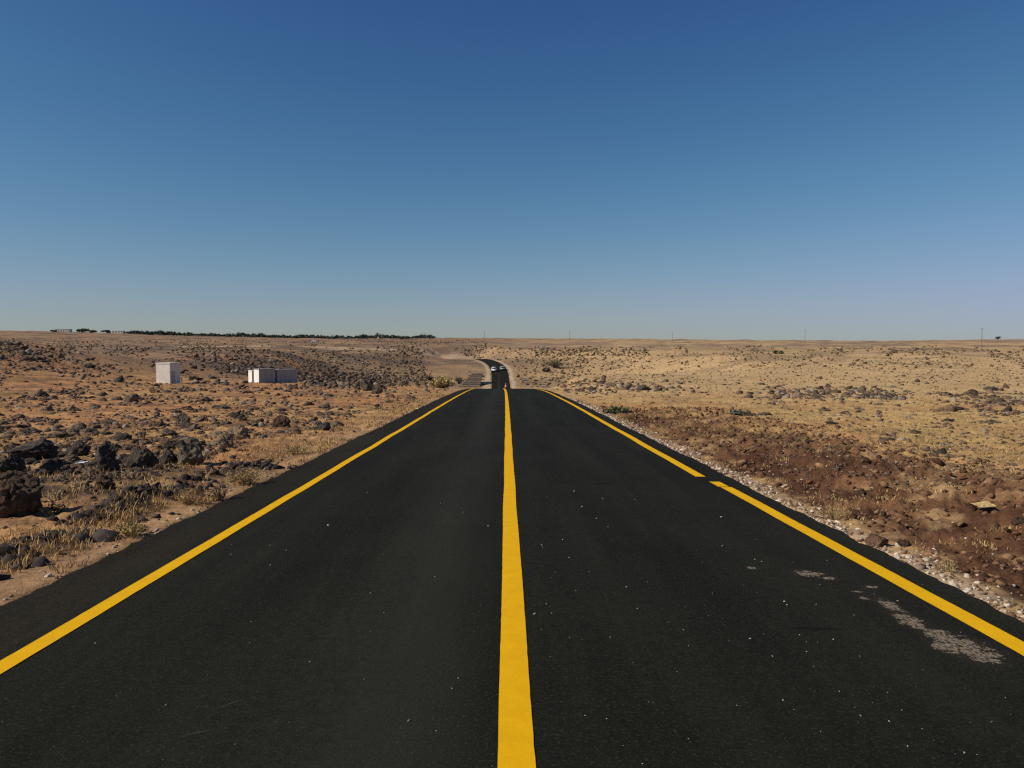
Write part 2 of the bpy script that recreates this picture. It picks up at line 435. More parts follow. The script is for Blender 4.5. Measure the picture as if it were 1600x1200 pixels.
# ------------------------------------------------------------------ ground
def build_ground():
    az = np.concatenate([np.arange(-180, -40, 3.5), np.arange(-40, 40.01, .14), np.arange(43.5, 180, 3.5)])
    az = np.radians(az)
    r = np.geomspace(.7, 5800, 720)
    A, R = np.meshgrid(az, r)
    X = (R * np.sin(A)).ravel(); Y = (R * np.cos(A)).ravel()
    Z = height(X, Y)
    V = np.stack([X, Y, Z], 1)
    V = np.vstack([V, [[0, 0, -.2]]])
    na, nr = len(az), len(r)
    i = np.arange(nr - 1)[:, None] * na; j = np.arange(na)[None, :]; j2 = (j + 1) % na
    q = np.stack([i + j, i + j2, i + na + j2, i + na + j], -1).reshape(-1, 4)[:, ::-1]
    x, y = V[:, 0], V[:, 1]
    la = lateral(x, y); e = np.where(la < 0, EDGE_L - la, la - EDGE_R)
    d = np.hypot(x, y)
    n1 = fbm(x / 3., y / 3., 51, 4); n2 = fbm(x / 14., y / 14., 52, 4); n3 = fbm(x / 70., y / 45., 53, 4); n4 = fbm(x / .7, y / .7, 54, 3)
    def L(c, k): k = np.clip(k, 0, 1)[:, None]; return lambda base: base * (1 - k) + np.array(c) * k
    side = 1 - sstep(-6 - .10 * d, 6 + .10 * d, x + .06 * d * n3)            # 1 on the left, 0 on the right
    sand = np.array([.475, .230, .090]); straw = np.array([.52, .335, .128])
    t = np.clip(.28 + .6 * n1 + .5 * n2 + .50 * (1 - side), 0, 1)[:, None]
    C = sand * (1 - t) + straw * t
    C = L((.56, .370, .172), .8 * (1 - side) * sstep(25, 60, y))(C)
    C = L((.205, .102, .054), .9 * sstep(-.2, .4, n1 * .6 + n4 * .6) * side)(C)          # bare reddish soil
    C = L((.37, .215, .095), .9 * sstep(60, 100, y) * sstep(-.1, .4, n2) * side)(C)
    # far ground: browner, in streaks
    C = L((.30, .190, .108), .85 * sstep(180, 420, d))(C)
    C = L((.145, .098, .068), .95 * sstep(120, 250, d) * sstep(-.02, .35, n3 + .3 * n2))(C)
    C = L((.42, .275, .13), .6 * sstep(90, 200, d) * sstep(.1, .4, -n3 + .2 * n2) * (1 - sstep(500, 900, d)))(C)
    C = L((.56, .370, .175), .5 * (1 - side) * sstep(60, 150, d))(C)
    C = L((.17, .115, .078), .55 * side * sstep(75, 190, d) * (1 - sstep(420, 800, d)) * (.75 + n2))(C)
    C = L((.215, .148, .112), .6 * (1 - side) * sstep(330, 480, d) * (1 - sstep(900, 1500, d)) * sstep(-.25, .2, n3 + .4 * n2))(C)
    C = L((.135, .084, .055), .8 * np.clip(gauss(x, y, -8.4, 12.4, 2.4, 1.5) * (1 + 1.2 * n4), 0, 1))(C)
    # dark basalt slopes on the left
    C = L((.15, .108, .078), .6 * gauss(x, y, -72, 222, 22, 34) * (.7 + .8 * n2))(C)
    C = L((.16, .11, .08), .8 * gauss(x, y, -78, 108, 24, 42) * (.6 + .8 * n1))(C)
    # dug-up earth on the right
    up = np.interp(y, [0, 11, 14, 24, 29, 34, 40], [7.4, 7.4, 6.6, 6.0, 4.3, 3.7, 3.3])
    k = sstep(3.45, 3.75, la + .25 * n4) * (1 - sstep(-1.1, .7, la - up + 1.1 * n1 + .9 * n4)) * (1 - sstep(30, 38, y))
    C = L((.165, .080, .038), k * .95)(C)
    C = L((.100, .046, .024), k * sstep(.05, .5, n1 + .7 * n4))(C)
    C = L((.36, .22, .10), k * sstep(.0, .45, -n1 + 1.1 * n4) * .9)(C)
    # white stone chippings along the right edge
    wg = .26 + .16 * noise2(y / 2.5, y * 0, 61)
    k = sstep(.0, .06, e) * (1 - sstep(wg - .12, wg + .12, e)) * (la > 0) * (y > 0) * (1 - sstep(40, 50, y))
    C = L((.44, .32, .21), .8 * k * np.clip(.85 + n4, 0, 1))(C)
    # sandy verge on the left, with dark tar-coloured soil in heaps
    C = L((.46, .27, .13), .7 * (1 - sstep(.5, 1.2, e)) * (la < 0) * sstep(-.05, .05, e))(C)
    k = np.exp(-((e - .95 - .25 * noise2(y / 3., y * 0, 41)) / .42) ** 2) * (la < 0) * sstep(3, 5, y) * (1 - sstep(13, 17, y)) * np.clip(.45 + 1.5 * noise2(y / 1.3, x / 1.3, 42) + .7 * n4, 0, 1)
    C = L((.050, .036, .030), k * 1.25)(C)
    k = gauss(x, y, -7.0, 12.0, 1.6, 1.0) + gauss(x, y, -6.2, 10.6, .8, .5)
    C = L((.10, .060, .042), np.clip(k * (.9 + n4), 0, 1))(C)
    # pale shoulders of the far road
    k = sstep(.0, .2, e) * (1 - sstep(1.0, 1.9, e + .3 * n1)) * sstep(70, 90, y) * (1 - sstep(400, 420, y))
    k = np.maximum(k, sstep(.0, .2, e) * (1 - sstep(2.0, 3.8, e + .5 * n1)) * (la < 0) * sstep(120, 150, y) * (1 - sstep(268, 290, y)))
    C = L((.52, .40, .25), .9 * k)(C)
    # pale track over the left slope
    tp = np.array([hit1(*p)[:2] for p in [(300, 541), (420, 541), (520, 543), (600, 547), (660, 552), (705, 556), (735, 559)]])
    dm = np.full(len(x), 1e9); wd = np.full(len(x), 1.)
    for a, b in zip(tp, tp[1:]):
        ab = b - a; s = np.clip(((x - a[0]) * ab[0] + (y - a[1]) * ab[1]) / (ab @ ab), 0, 1)
        dd = np.hypot(x - a[0] - s * ab[0], y - a[1] - s * ab[1]); dm = np.minimum(dm, dd)
    C = L((.50, .35, .21), .8 * np.exp(-(dm / (4 + d * .008)) ** 2) * (d > 150))(C)
    C = np.clip(C, .02, .7)
    me = np_mesh('ground', V, q, True, C)
    o = link_mesh('ground', me, M['ground']); o['kind'] = 'structure'
    return o
build_ground()

# ------------------------------------------------------------------ road and markings
def road_point(lat, y):
    s = slope_x(y); n = np.sqrt(1 + s * s)
    return road_x(y) + lat / n, y - lat * s / n

def road_surface_z(lat, y):
    return road_z(y) - .008 * np.abs(lat) + .0

def road_rows():
    return np.concatenate([np.arange(-8, 2, .3), np.arange(2, 14, .07), np.arange(14, 22, .2), np.arange(22, 110, .55), np.arange(110, 432, 1.4)])

def build_road():
    ys = road_rows()
    lats = np.concatenate([[EDGE_L, EDGE_L + .015, EDGE_L + .03], np.linspace(EDGE_L + .12, EDGE_R - .12, 20), [EDGE_R - .03, EDGE_R - .015, EDGE_R]])
    Lm, Ym = np.meshgrid(lats, ys)
    jl = .030 * noise2(ys / .6, ys * 0 + 3.1, 71) + .04 * noise2(ys / 4., ys * 0, 72) + .03 * fbm(ys / .25, ys * 0 + .5, 77, 3)
    jr = .022 * noise2(ys / .6, ys * 0 + 7.7, 73) + .035 * noise2(ys / 4., ys * 0, 74) + .035 * fbm(ys / .25, ys * 0 + .5, 78, 3)
    Lm[:, :3] += jl[:, None]; Lm[:, -3:] += jr[:, None]
    narrow = 1 - .10 * sstep(110, 240, Ym); Lm = Lm * narrow
    Lx = np.concatenate([Lm[:, :1] - .03, Lm[:, :1] - .004, Lm, Lm[:, -1:] + .004, Lm[:, -1:] + .03], 1)
    Yx = np.concatenate([Ym[:, :1], Ym[:, :1], Ym, Ym[:, -1:], Ym[:, -1:]], 1)
    Z = road_surface_z(Lx, Yx) + .004 * noise2(Lx / 1.2, Yx / 1.2, 75) + .0
    Z[:, 0] -= .20; Z[:, -1] -= .20; Z[:, 1] -= .004; Z[:, -2] -= .004
    X, Y = road_point(Lx, Yx)
    n, mcol = X.shape
    i = np.arange(n - 1)[:, None] * mcol; j = np.arange(mcol - 1)[None, :]
    q = np.stack([i + j, i + j + 1, i + mcol + j + 1, i + mcol + j], -1).reshape(-1, 4)
    me = np_mesh('road', np.stack([X.ravel(), Y.ravel(), Z.ravel()], 1), q, True, uv=np.stack([Lx.ravel(), Yx.ravel()], 1))
    o = link_mesh('road', me, M['asphalt']); o['kind'] = 'structure'
build_road()

def build_line(name, lat, width, y0, y1, seed, skew=0., wob=.012):
    ys = np.concatenate([np.arange(y0, min(y1, 30), .10), np.arange(max(y0, 30), y1, .5), [y1]]) if y1 > 30 else np.arange(y0, y1 + .01, .08)
    c = lat + wob * noise2(ys / 2.5, ys * 0, seed)
    narrow = 1 - .10 * sstep(110, 240, ys)
    a = (c - width / 2 + .003 * noise2(ys / .12, ys * 0, seed + 1)) * narrow; b = (c + width / 2 + .003 * noise2(ys / .12, ys * 0, seed + 2)) * narrow
    Lm = np.stack([a, c * narrow, b], 1); Ym = np.stack([ys, ys, ys], 1)
    Z = road_surface_z(Lm, Ym) + .004 * noise2(Lm / 1.2, Ym / 1.2, 75) + .0045
    X, Y = road_point(Lm, Ym)
    n, mcol = X.shape
    i = np.arange(n - 1)[:, None] * mcol; j = np.arange(mcol - 1)[None, :]
    q = np.stack([i + j, i + j + 1, i + mcol + j + 1, i + mcol + j], -1).reshape(-1, 4)
    me = np_mesh(name, np.stack([X.ravel(), Y.ravel(), Z.ravel()], 1), q, True, uv=np.stack([Lm.ravel(), Ym.ravel()], 1))
    o = link_mesh(name, me, M['paint']); o['kind'] = 'structure'
    return o
build_line('centre_line', 0., .152, -6, 100, 81)
build_line('edge_line', -2.77, .125, -6, 125, 84)
build_line('edge_line', 2.93, .150, -6, 10.72, 87)
build_line('edge_line', 2.90, .150, 10.76, 11.28, 88)
build_line('edge_line', 2.83, .150, 11.75, 125, 90)

# ------------------------------------------------------------------ rocks
def rock_mesh(name, seed, sub, squash=(1, 1, .75), cuts=9, rough=.16):
    rnd = random.Random(seed)
    bm = bmesh.new(); bmesh.ops.create_icosphere(bm, subdivisions=sub, radius=1)
    planes = []
    for _ in range(cuts):
        n = Vector((rnd.gauss(0, 1), rnd.gauss(0, 1), rnd.gauss(0, .8))).normalized()
        planes.append((n, rnd.uniform(.50, .84)))
    off = Vector((rnd.uniform(-50, 50), rnd.uniform(-50, 50), rnd.uniform(-50, 50)))
    for v in bm.verts:
        p = v.co.copy()
        for n, d in planes:
            k = p.dot(n) - d
            if k > 0: p -= n * k * .88
        d1 = mnoise.fractal(p * 1.3 + off, 1.0, 2.1, 3)
        d2 = mnoise.fractal(p * 4.2 + off, .9, 2.1, 3)
        d3 = abs(mnoise.noise(p * 2.6 + off * 1.7))
        p *= 1 + rough * 1.5 * d1 + rough * .8 * d2 - rough * .6 * (1 - min(1, d3 * 5))
        v.co = Vector((p.x * squash[0], p.y * squash[1], p.z * squash[2]))
    me = bpy.data.meshes.new(name); bm.to_mesh(me); bm.free()
    ext = max(abs(v.co.x) for v in me.vertices)
    for v in me.vertices: v.co /= ext
    me.polygons.foreach_set('use_smooth', np.ones(len(me.polygons), bool))
    me.materials.append(M['rock'])
    return me

protos_hi = [rock_mesh('rock', 100 + i, 4, (1, random.uniform(.75, 1), random.uniform(.55, .9)), 8 + i % 6, .13 + .03 * (i % 4)) for i in range(14)]
def low_protos(sub, n, seed):
    out = []
    for i in range(n):
        me = rock_mesh('tmp', seed + i, sub, (1, random.uniform(.55, 1), random.uniform(.30, .68)), 9, .20)
        V = np.empty(len(me.vertices) * 3); me.vertices.foreach_get('co', V)
        T = np.empty(len(me.polygons) * 3, np.int32); me.polygons.foreach_get('vertices', T)
        out.append((V.reshape(-1, 3), T.reshape(-1, 3)))
        bpy.data.meshes.remove(me)
    return out
protos_mid = low_protos(2, 10, 300); protos_low = low_protos(1, 10, 400)

def merged_stones(name, items, protos, mat, sink=.25):
    """items: array rows x, y, z, radius, r, g, b -> one mesh"""
    Vs, Ts, Cs = [], [], []; base = 0
    ang = rng.uniform(0, 2 * math.pi, len(items)); tilt = rng.normal(0, .3, (len(items), 2)); pk = rng.integers(0, len(protos), len(items))
    for k in range(len(protos)):
        sel = np.where(pk == k)[0]
        if not len(sel): continue
        V, T = protos[k]
        it = items[sel]; a = ang[sel]
        c, s = np.cos(a), np.sin(a)
        x = V[None, :, 0] * c[:, None] - V[None, :, 1] * s[:, None]; y = V[None, :, 0] * s[:, None] + V[None, :, 1] * c[:, None]
        z = V[None, :, 2] + x * tilt[sel, 0][:, None] + y * tilt[sel, 1][:, None]
        P = np.stack([x, y, z], -1) * it[:, 3][:, None, None]
        P += it[:, None, :3]; P[..., 2] += it[:, 3][:, None] * (.5 - sink * 2)
        n = len(V)
        Ts.append((T[None] + (base + np.arange(len(sel)) * n)[:, None, None]).reshape(-1, 3)); base += n * len(sel)
        Vs.append(P.reshape(-1, 3)); Cs.append(np.repeat(it[:, 4:7], n, 0))
    me = np_mesh(name, np.vstack(Vs), np.vstack(Ts), True, np.vstack(Cs))
    o = link_mesh(name, me, mat); o['kind'] = 'stuff'
    return o

def scatter_px(n, x0, x1, y0, y1, med, sig, lo, hi, clump=0., cs=.5, keep=None, gx=None):
    """n spots seen in a window of the picture -> x, y, radius (metres)"""
    if gx: px = rng.normal(gx[0], gx[1], n); py = rng.normal(gx[2], gx[3], n)
    else: px = rng.uniform(x0, x1, n); py = rng.uniform(y0, y1, n)
    x, y = hit(px, py); ok = np.isfinite(x)
    px, py, x, y = px[ok], py[ok], x[ok], y[ok]
    w = np.clip(rng.lognormal(0, sig, len(x)) * (med(py) if callable(med) else med), lo, hi)
    rad = w * np.hypot(x, y) / F / 2
    ok = np.ones(len(x), bool)
    if clump:
        ok &= fbm(x / (1.2 + y * .05), y / (1.2 + y * .05), 97, 3) + rng.normal(0, .25, len(x)) > clump
    la = lateral(x, y)
    ok &= (la < EDGE_L - .45 - rad) | (la > EDGE_R + .45 + rad)
    if keep is not None: ok &= keep(x, y, la)
    rad = np.minimum(rad, .75)
    return np.stack([x[ok], y[ok], rad[ok]], 1)

R = []
medL = lambda py: 2.6 + np.clip(py - 555, 0, 400) * .042
R.append((scatter_px(3600, -350, 760, 553, 860, medL, .55, 2.2, 30, -.05, keep=lambda x, y, la: (la < -4.2) & ~((la > -5.6) & (y < 30))), 'left'))
R.append((scatter_px(19000, -350, 740, 556, 800, lambda py: 2.5 + np.clip(py - 555, 0, 400) * .017, .45, 1.6, 11, -.15, keep=lambda x, y, la: (la < -4.2) & ~((la > -5.4) & (y < 30))), 'left'))
R.append((scatter_px(2300, -350, 700, 560, 680, lambda py: 4.2 + np.clip(py - 560, 0, 400) * .06, .5, 3, 26, -.1, keep=lambda x, y, la: (la < -4.6)), 'left'))
R.append((scatter_px(900, -300, 560, 640, 790, medL, .5, 4, 46, .02, keep=lambda x, y, la: la < -5.4), 'left'))
R.append((scatter_px(300, -120, 330, 0, 0, 14, .5, 5, 36, gx=(170, 130, 712, 22), keep=lambda x, y, la: la < -5.2), 'left'))
R.append((scatter_px(850, -250, 150, 532, 566, 5.5, .5, 2.5, 16, -.2), 'rise'))
R.append((scatter_px(330, 280, 450, 545, 585, 5, .5, 2.5, 11, gx=(365, 46, 560, 10)), 'slope'))
R.append((scatter_px(560, 0, 0, 0, 0, 8.5, .55, 3.5, 26, gx=(552, 38, 594, 7), keep=lambda x, y, la: la < -5), 'pile'))
R.append((scatter_px(60, 0, 0, 0, 0, 7, .4, 4, 16, gx=(625, 22, 592, 6), keep=lambda x, y, la: la < -5), 'pile'))
R.append((scatter_px(110, 0, 0, 0, 0, 10, .5, 4, 26, gx=(420, 40, 603, 5), keep=lambda x, y, la: la < -5), 'left'))
for cx, sx_, cy, sy_, n, md in [(1000, 26, 606, 4, 80, 7), (930, 34, 605, 6, 110, 6.5), (905, 25, 612, 7, 40, 6), (1290, 50, 617, 6, 190, 7), (1375, 34, 618, 6, 120, 7.5),
                                (1210, 34, 619, 7, 110, 6.5), (1165, 22, 649, 3, 26, 9), (1565, 35, 626, 8, 150, 8), (1475, 10, 640, 4, 16, 9), (1495, 14, 627, 4, 18, 9),
                                (1570, 18, 645, 4, 24, 9), (1320, 45, 645, 6, 40, 7), (1310, 14, 660, 3, 9, 10), (1470, 16, 663, 4, 12, 9), (1545, 9, 660, 3, 7, 10),
                                (1388, 10, 683, 3, 10, 9), (1455, 12, 705, 3, 10, 10), (1700, 60, 630, 14, 90, 8), (1400, 80, 680, 16, 160, 5), (1550, 60, 690, 16, 60, 5),
                                (1080, 40, 606, 6, 45, 5.5), (850, 14, 600, 4, 20, 5), (1000, 90, 595, 5, 60, 4)]:
    R.append((scatter_px(n, 0, 0, 0, 0, md, .45, 3, 22, gx=(cx, sx_, cy, sy_), keep=lambda x, y, la: la > 4.0), 'right'))
R.append((scatter_px(9500, 830, 1950, 560, 760, lambda py: 1.8 + np.clip(py - 570, 0, 300) * .014, .45, 1.4, 9, .0, keep=lambda x, y, la: la > 4.2), 'right'))
R.append((scatter_px(420, 1000, 1900, 680, 930, 7, .5, 4, 22, -.1, keep=lambda x, y, la: (la > 3.9) & (la < 8)), 'bank'))
allr = np.vstack([np.column_stack([a, np.full(len(a), i)]) for i, (a, _) in enumerate(R)])
zone = np.array([R[int(i)][1] for i in allr[:, 3]])

def rock_tint(n, zone_):
    k = rng.uniform(.55, 1.35, n)[:, None]
    base = np.tile(np.array([[.12, .086, .058]]), (n, 1))
    warm = rng.random(n) < .38
    base[warm] = (.17, .105, .064)
    pale = rng.random(n) < .16
    base[pale] = (.25, .20, .145)
    bk = zone_ == 'bank'
    base[bk] = (.12, .066, .042)
    return base * k

# the boulders one can point at: picture x, y of the foot, width, height, label
HERO = [
 (166, 735, 50, 44, 'blocky near-black basalt boulder with a sheer dark face, tallest in the left boulder cluster', 0),
 (221, 731, 52, 36, 'rounded black boulder standing just right of the blocky near-black boulder', 3),
 (297, 723, 44, 34, 'knobbly grey boulder with a pitted top at the right end of the boulder cluster', 5),
 (262, 722, 28, 26, 'small dark boulder wedged between the rounded black one and the knobbly grey one', 7),
 (80, 744, 62, 26, 'low wide black boulder with a flat sloping top left of the blocky boulder', 2),
 (14, 738, 48, 28, 'black humped boulder cut by the left edge of the picture', 9),
 (60, 718, 72, 26, 'long grey weathered boulder behind the low wide black one', 4),
 (122, 716, 40, 26, 'pitted grey boulder leaning on the blocky near-black boulder from the left', 11),
 (30, 806, 66, 50, 'brown soil-covered boulder, nearest to the road at the left edge', 6),
 (22, 757, 44, 18, 'dark flat boulder lying behind the brown soil-covered boulder', 8),
 (165, 768, 36, 22, 'squat dark brown boulder alone on bare soil below the boulder cluster', 1),
 (373, 690, 40, 26, 'black jagged boulder beside the pale sandy one, midway to the verge', 10),
 (352, 703, 30, 22, 'pale tan sandy-coloured boulder in front of the black jagged one', 12),
 (285, 668, 30, 22, 'upright dark grey boulder standing alone behind the knobbly grey boulder', 13),
 (205, 628, 26, 15, 'dark twin-humped boulder in the dry field below the tall white booth', 3),
 (268, 597, 11, 8, 'small round brown boulder against the foot of the tall white booth', 0),
 (575, 612, 26, 20, 'tall black boulder at the right end of the long stone heap', 5),
 (590, 615, 18, 10, 'low black boulder at the foot of the tall one ending the long stone heap', 9),
 (505, 672, 26, 14, 'flat black boulder nearest the asphalt in the left field', 4),
 (440, 668, 30, 20, 'grey-brown boulder on sand left of the flat black one near the asphalt', 11),
 (1004, 610, 30, 9, 'black slab-like boulder lying alone on the golden plain right of the road', 2),
 (1567, 800, 0, 0, '', 0),
 (1411, 856, 22, 10, 'dark grey flat boulder half sunk in brown earth beside the white chippings', 6),
 (1368, 856, 34, 18, 'reddish grey slab tipped on the white chippings at the right asphalt edge', 2),
 (1556, 832, 16, 9, 'grey rounded stone with a black underside on the brown earth bank', 7),
 (1592, 822, 22, 9, 'black flat stone on the brown earth at the right edge', 8),
 (1345, 775, 16, 10, 'brick-red rounded stone on the brown earth bank', 1),
]
n_hero = 0
hero_xy = []
for px, py, w, h, lab, k in HERO:
    if w == 0: continue
    x, y, z = hit1(px, py)
    r = w * math.hypot(x, y) / F / 2; hh = h * math.hypot(x, y) / F
    y2 = y + r * .6; x2 = x * y2 / y; z2 = float(height(x2, y2))
    me = rock_mesh('boulder', 900 + n_hero, 5, (1, .6, .4), 12, .05) if 'slab tipped' in lab else protos_hi[k] if w < 30 else rock_mesh('boulder', 900 + n_hero, 5, (1, .85, .8), 10, .17)
    o = link_mesh('boulder', me)
    zs = np.array([v.co.z for v in me.vertices]); top = zs.max()
    sz = hh / (top * 1.45)
    o.scale = (r, r * .9, sz); o.location = (x2, y2, z2 + .42 * top * sz)
    o.rotation_euler = (0, 0, random.uniform(-.4, .4))
    tag(o, lab, 'boulder', 'boulders one can tell apart'); n_hero += 1
    o.color = (.80, .62, .48, 1) if 'brown' in lab else (1.9, 1.6, 1.25, 1) if 'pale' in lab else (1.5, 1.08, .88, 1) if ('reddish' in lab or 'brick' in lab) else (.62, .6, .6, 1) if 'black' in lab else (1, .97, .92, 1)
    hero_xy.append((x2, y2, r))
hx = np.array(hero_xy)
far_ok = np.all(np.hypot(allr[:, 0, None] - hx[None, :, 0], allr[:, 1, None] - hx[None, :, 1]) > (hx[None, :, 2] * .9 + allr[:, 2, None] * .7), 1)
_q = 800 + F * allr[:, 0] / allr[:, 1]
far_ok &= ~((allr[:, 2] > .16) & (allr[:, 1] > 66) & (allr[:, 1] < 100) & (((_q > 236) & (_q < 292)) | ((_q > 384) & (_q < 470))))
allr = allr[far_ok]; zone = zone[far_ok]
dist = np.hypot(allr[:, 0], allr[:, 1]); ppx = 800 + F * allr[:, 0] / allr[:, 1]
app = allr[:, 2] / dist * ((ppx > -10) & (ppx < 1610))
order = np.argsort(-app)
N_IND = 300 - n_hero
ind = order[:N_IND]; rest = order[N_IND:]
GL = {'left': 'rocks in the stony field left of the road', 'rise': 'rocks on the stony rise at the far left', 'slope': 'rocks on the dark slope beyond the sheds',
      'pile': 'rocks in the long stone heap', 'right': 'rocks on the golden plain right of the road', 'bank': 'rocks in the dug-up brown earth'}
LAND = [(166, 712, 'blocky near-black boulder'), (221, 712, 'rounded black boulder'), (297, 706, 'knobbly grey boulder'), (80, 732, 'low wide black boulder'), (30, 782, 'brown soil-covered boulder'),
        (165, 758, 'squat dark brown boulder'), (373, 678, 'black jagged boulder'), (285, 658, 'upright dark grey boulder'), (205, 622, 'twin-humped boulder'), (264, 582, 'tall white booth'),
        (405, 588, 'white-ended shed'), (450, 590, 'rightmost grey shed'), (575, 602, 'tall boulder ending the stone heap'), (505, 666, 'flat black boulder near the asphalt'), (440, 660, 'grey-brown boulder on sand'),
        (690, 598, 'yellow shrub'), (14, 725, 'humped boulder at the left edge'), (94, 588, 'white speck of litter'), (384, 740, 'bushy straw shrub on the verge'),
        (1004, 606, 'slab-like black boulder on the plain'), (966, 638, 'olive green bush by the chippings'), (868, 570, 'lone dark bush on the plain'), (1152, 648, 'low grey-green bush'), (1537, 798, 'cardboard scrap'),
        (1533, 540, 'tallest utility pole'), (1257, 540, 'second pole from the right'), (1411, 852, 'half-sunk dark stone'), (1345, 770, 'brick-red stone'), (1302, 800, 'yellowish tuft on the chippings'), (1212, 552, 'two tiny far bushes')]
lx = np.array([l[0] for l in LAND]); ly = np.array([l[1] for l in LAND])
ORD = ['closest', 'second closest', 'third closest', 'fourth closest', 'fifth closest', 'sixth closest', 'seventh closest', 'eighth closest', 'ninth closest', 'tenth closest']
made = {}
for i in ind:
    x, y, r = allr[i, :3]; zn = zone[i]; z = float(height(x, y))
    k = int(rng.integers(0, len(protos_hi)))
    o = link_mesh('rock', protos_hi[k])
    s = rng.uniform(.5, .95)
    o.scale = (r, r, r * s); o.location = (x, y, z - r * s * .02)
    o.rotation_euler = (rng.normal(0, .25), rng.normal(0, .25), rng.uniform(0, 6.28))
    sh = rng.choice(['black', 'grey', 'brown', 'pale'], p=[.50, .30, .12, .08] if zn in ('right', 'pile') or (zn == 'left' and 10 < y < 17) else [.30, .34, .26, .10])
    o.color = {'black': (.58, .52, .46, 1), 'grey': (1.02, .92, .80, 1), 'brown': (1.35, 1.0, .74, 1), 'pale': (1.75, 1.6, 1.35, 1)}[sh]
    shape = 'flat' if s < .62 else 'lumpy' if s < .8 else 'upright'
    dz = z - EYE; dep = y * CP - dz * SP; qx = 800 + F * x / dep; qy = 600 - F * (y * SP + dz * CP) / dep
    dd = np.hypot(lx - qx, (ly - qy) * 1.6); j = int(dd.argmin())
    dx_, dy_ = qx - lx[j], (qy - ly[j]) * 1.6
    rel = ('left of' if dx_ < 0 else 'right of') if abs(dx_) > abs(dy_) else ('behind' if dy_ < 0 else 'in front of')
    tag(o, None, 'rock', GL[zn])
    made.setdefault((shape, sh, rel, j), []).append((float(dd[j]), o))
for (shape, sh, rel, j), lst in made.items():
    lst.sort(key=lambda t: t[0])
    for q, (_, o) in enumerate(lst):
        o['label'] = '%s %s basalt rock %s the %s' % (shape, sh, rel, LAND[j][2]) + ('' if len(lst) == 1 else ', ' + (ORD[q] if q < 10 else 'among the farther ones'))
restr = allr[rest]; rz = zone[rest]
d_rest = np.hypot(restr[:, 0], restr[:, 1])
it = np.column_stack([restr[:, 0], restr[:, 1], height(restr[:, 0], restr[:, 1]), restr[:, 2], rock_tint(len(rest), rz)])
o = merged_stones('rubble', np.vstack([it[d_rest < 45]]), protos_mid, M['stones'], .28)
tag(o, 'countless small stones strewn over the dry fields near the road', 'rubble')
o = merged_stones('rubble', it[d_rest >= 45], protos_low, M['stones'], .22)
tag(o, 'distant scattered basalt stones speckling the plain and slopes', 'rubble')

# far speckle of low scrub and stones
fs = []
for (x0, x1, y0, y1, n, md, cl) in [(-250, 760, 534, 552, 1500, 3.0, .05), (760, 1900, 541, 575, 2600, 2.6, .08), (440, 760, 545, 604, 1000, 2.8, -.1), (780, 960, 545, 604, 420, 2.6, -.05), (820, 1900, 541, 600, 3000, 2.1, -.1), (-250, 760, 530, 556, 2500, 2.4, -.1),
                                    (1300, 1600, 546, 556, 260, 3.4, -.2), (850, 1010, 544, 556, 200, 3.2, -.2)]:
    fs.append(scatter_px(n, x0, x1, y0, y1, md, .4, 1.4, 7, cl, keep=lambda x, y, la: (np.abs(la) > 6) & (y < 1200)))
fs = np.vstack(fs); n = len(fs)
_near = scatter_px(380, 560, 765, 545, 603, 3.4, .45, 2, 9, -.3, keep=lambda x, y, la: np.abs(la) > 5.5)
_near2 = scatter_px(300, 775, 930, 545, 603, 3.2, .45, 2, 9, -.3, keep=lambda x, y, la: np.abs(la) > 5.5)
fs = np.vstack([fs, _near, _near2]); n = len(fs)
fs[:, 2] = np.clip(fs[:, 2], 0, .8)
fc = np.where((rng.random(n) < .5)[:, None], [[.10, .074, .05]], [[.21, .145, .08]]) * rng.uniform(.6, 1.3, n)[:, None]
o = merged_stones('scrub', np.column_stack([fs[:, 0], fs[:, 1], height(fs[:, 0], fs[:, 1]), fs[:, 2], fc]), protos_low, M['stones'], .08)
tag(o, 'low dark scrub and stones dotting the far plain', 'scrub')

# small clods and pebbles on the ground close by
def small(n, lat0, lat1, y0, y1, r0, r1, cols, name, label, protos=protos_low, mat='stones', clump=None, power=1.6):
    y = y0 + (y1 - y0) * rng.random(n) ** power; lat = rng.uniform(lat0, lat1, n) if not callable(lat0) else lat0(y, n)
    x, yy = road_point(lat, y)
    r = rng.uniform(r0, r1, n) * rng.lognormal(0, .35, n) * (1 + .02 * y)
    ok = np.ones(n, bool)
    if clump is not None: ok = fbm(x / .8, yy / .8, 99, 3) + rng.normal(0, .2, n) > clump
    c = np.array(cols)[rng.integers(0, len(cols), n)] * rng.uniform(.65, 1.25, n)[:, None]
    it = np.column_stack([x, yy, height(x, yy), r, c])[ok]
    o = merged_stones(name, it, protos, M[mat], .2)
    return tag(o, label, name)
small(5200, lambda y, n: EDGE_R + .02 + np.abs(rng.normal(0, .17, n)) * (1 + .6 * noise2(y / 2.5, y * 0, 61)), 0, 2.5, 42, .008, .021, [(.54, .43, .31), (.44, .33, .23), (.62, .52, .40), (.34, .23, .14), (.22, .13, .075), (.16, .09, .05)],
      'gravel', 'white stone chippings banked along the right edge of the asphalt', mat='gravel', power=1.5, clump=-.5)
small(9000, 3.6, 8.2, 3, 32, .010, .034, [(.15, .072, .036), (.10, .048, .026), (.27, .155, .075), (.17, .09, .05)],
      'clods', 'crumbly brown clods covering the dug-up bank on the right', clump=-.25)
small(420, 3.6, 8.5, 3, 26, .006, .015, [(.62, .5, .4), (.5, .4, .3)], 'pebbles', 'pale pebbles sprinkled over the brown earth bank', mat='gravel')
small(5200, -16, -3.56, 4, 30, .010, .030, [(.17, .10, .06), (.09, .065, .05), (.25, .16, .09), (.35, .23, .14)],
      'pebbles', 'small brown pebbles lying on the sandy ground left of the road', clump=-.2)
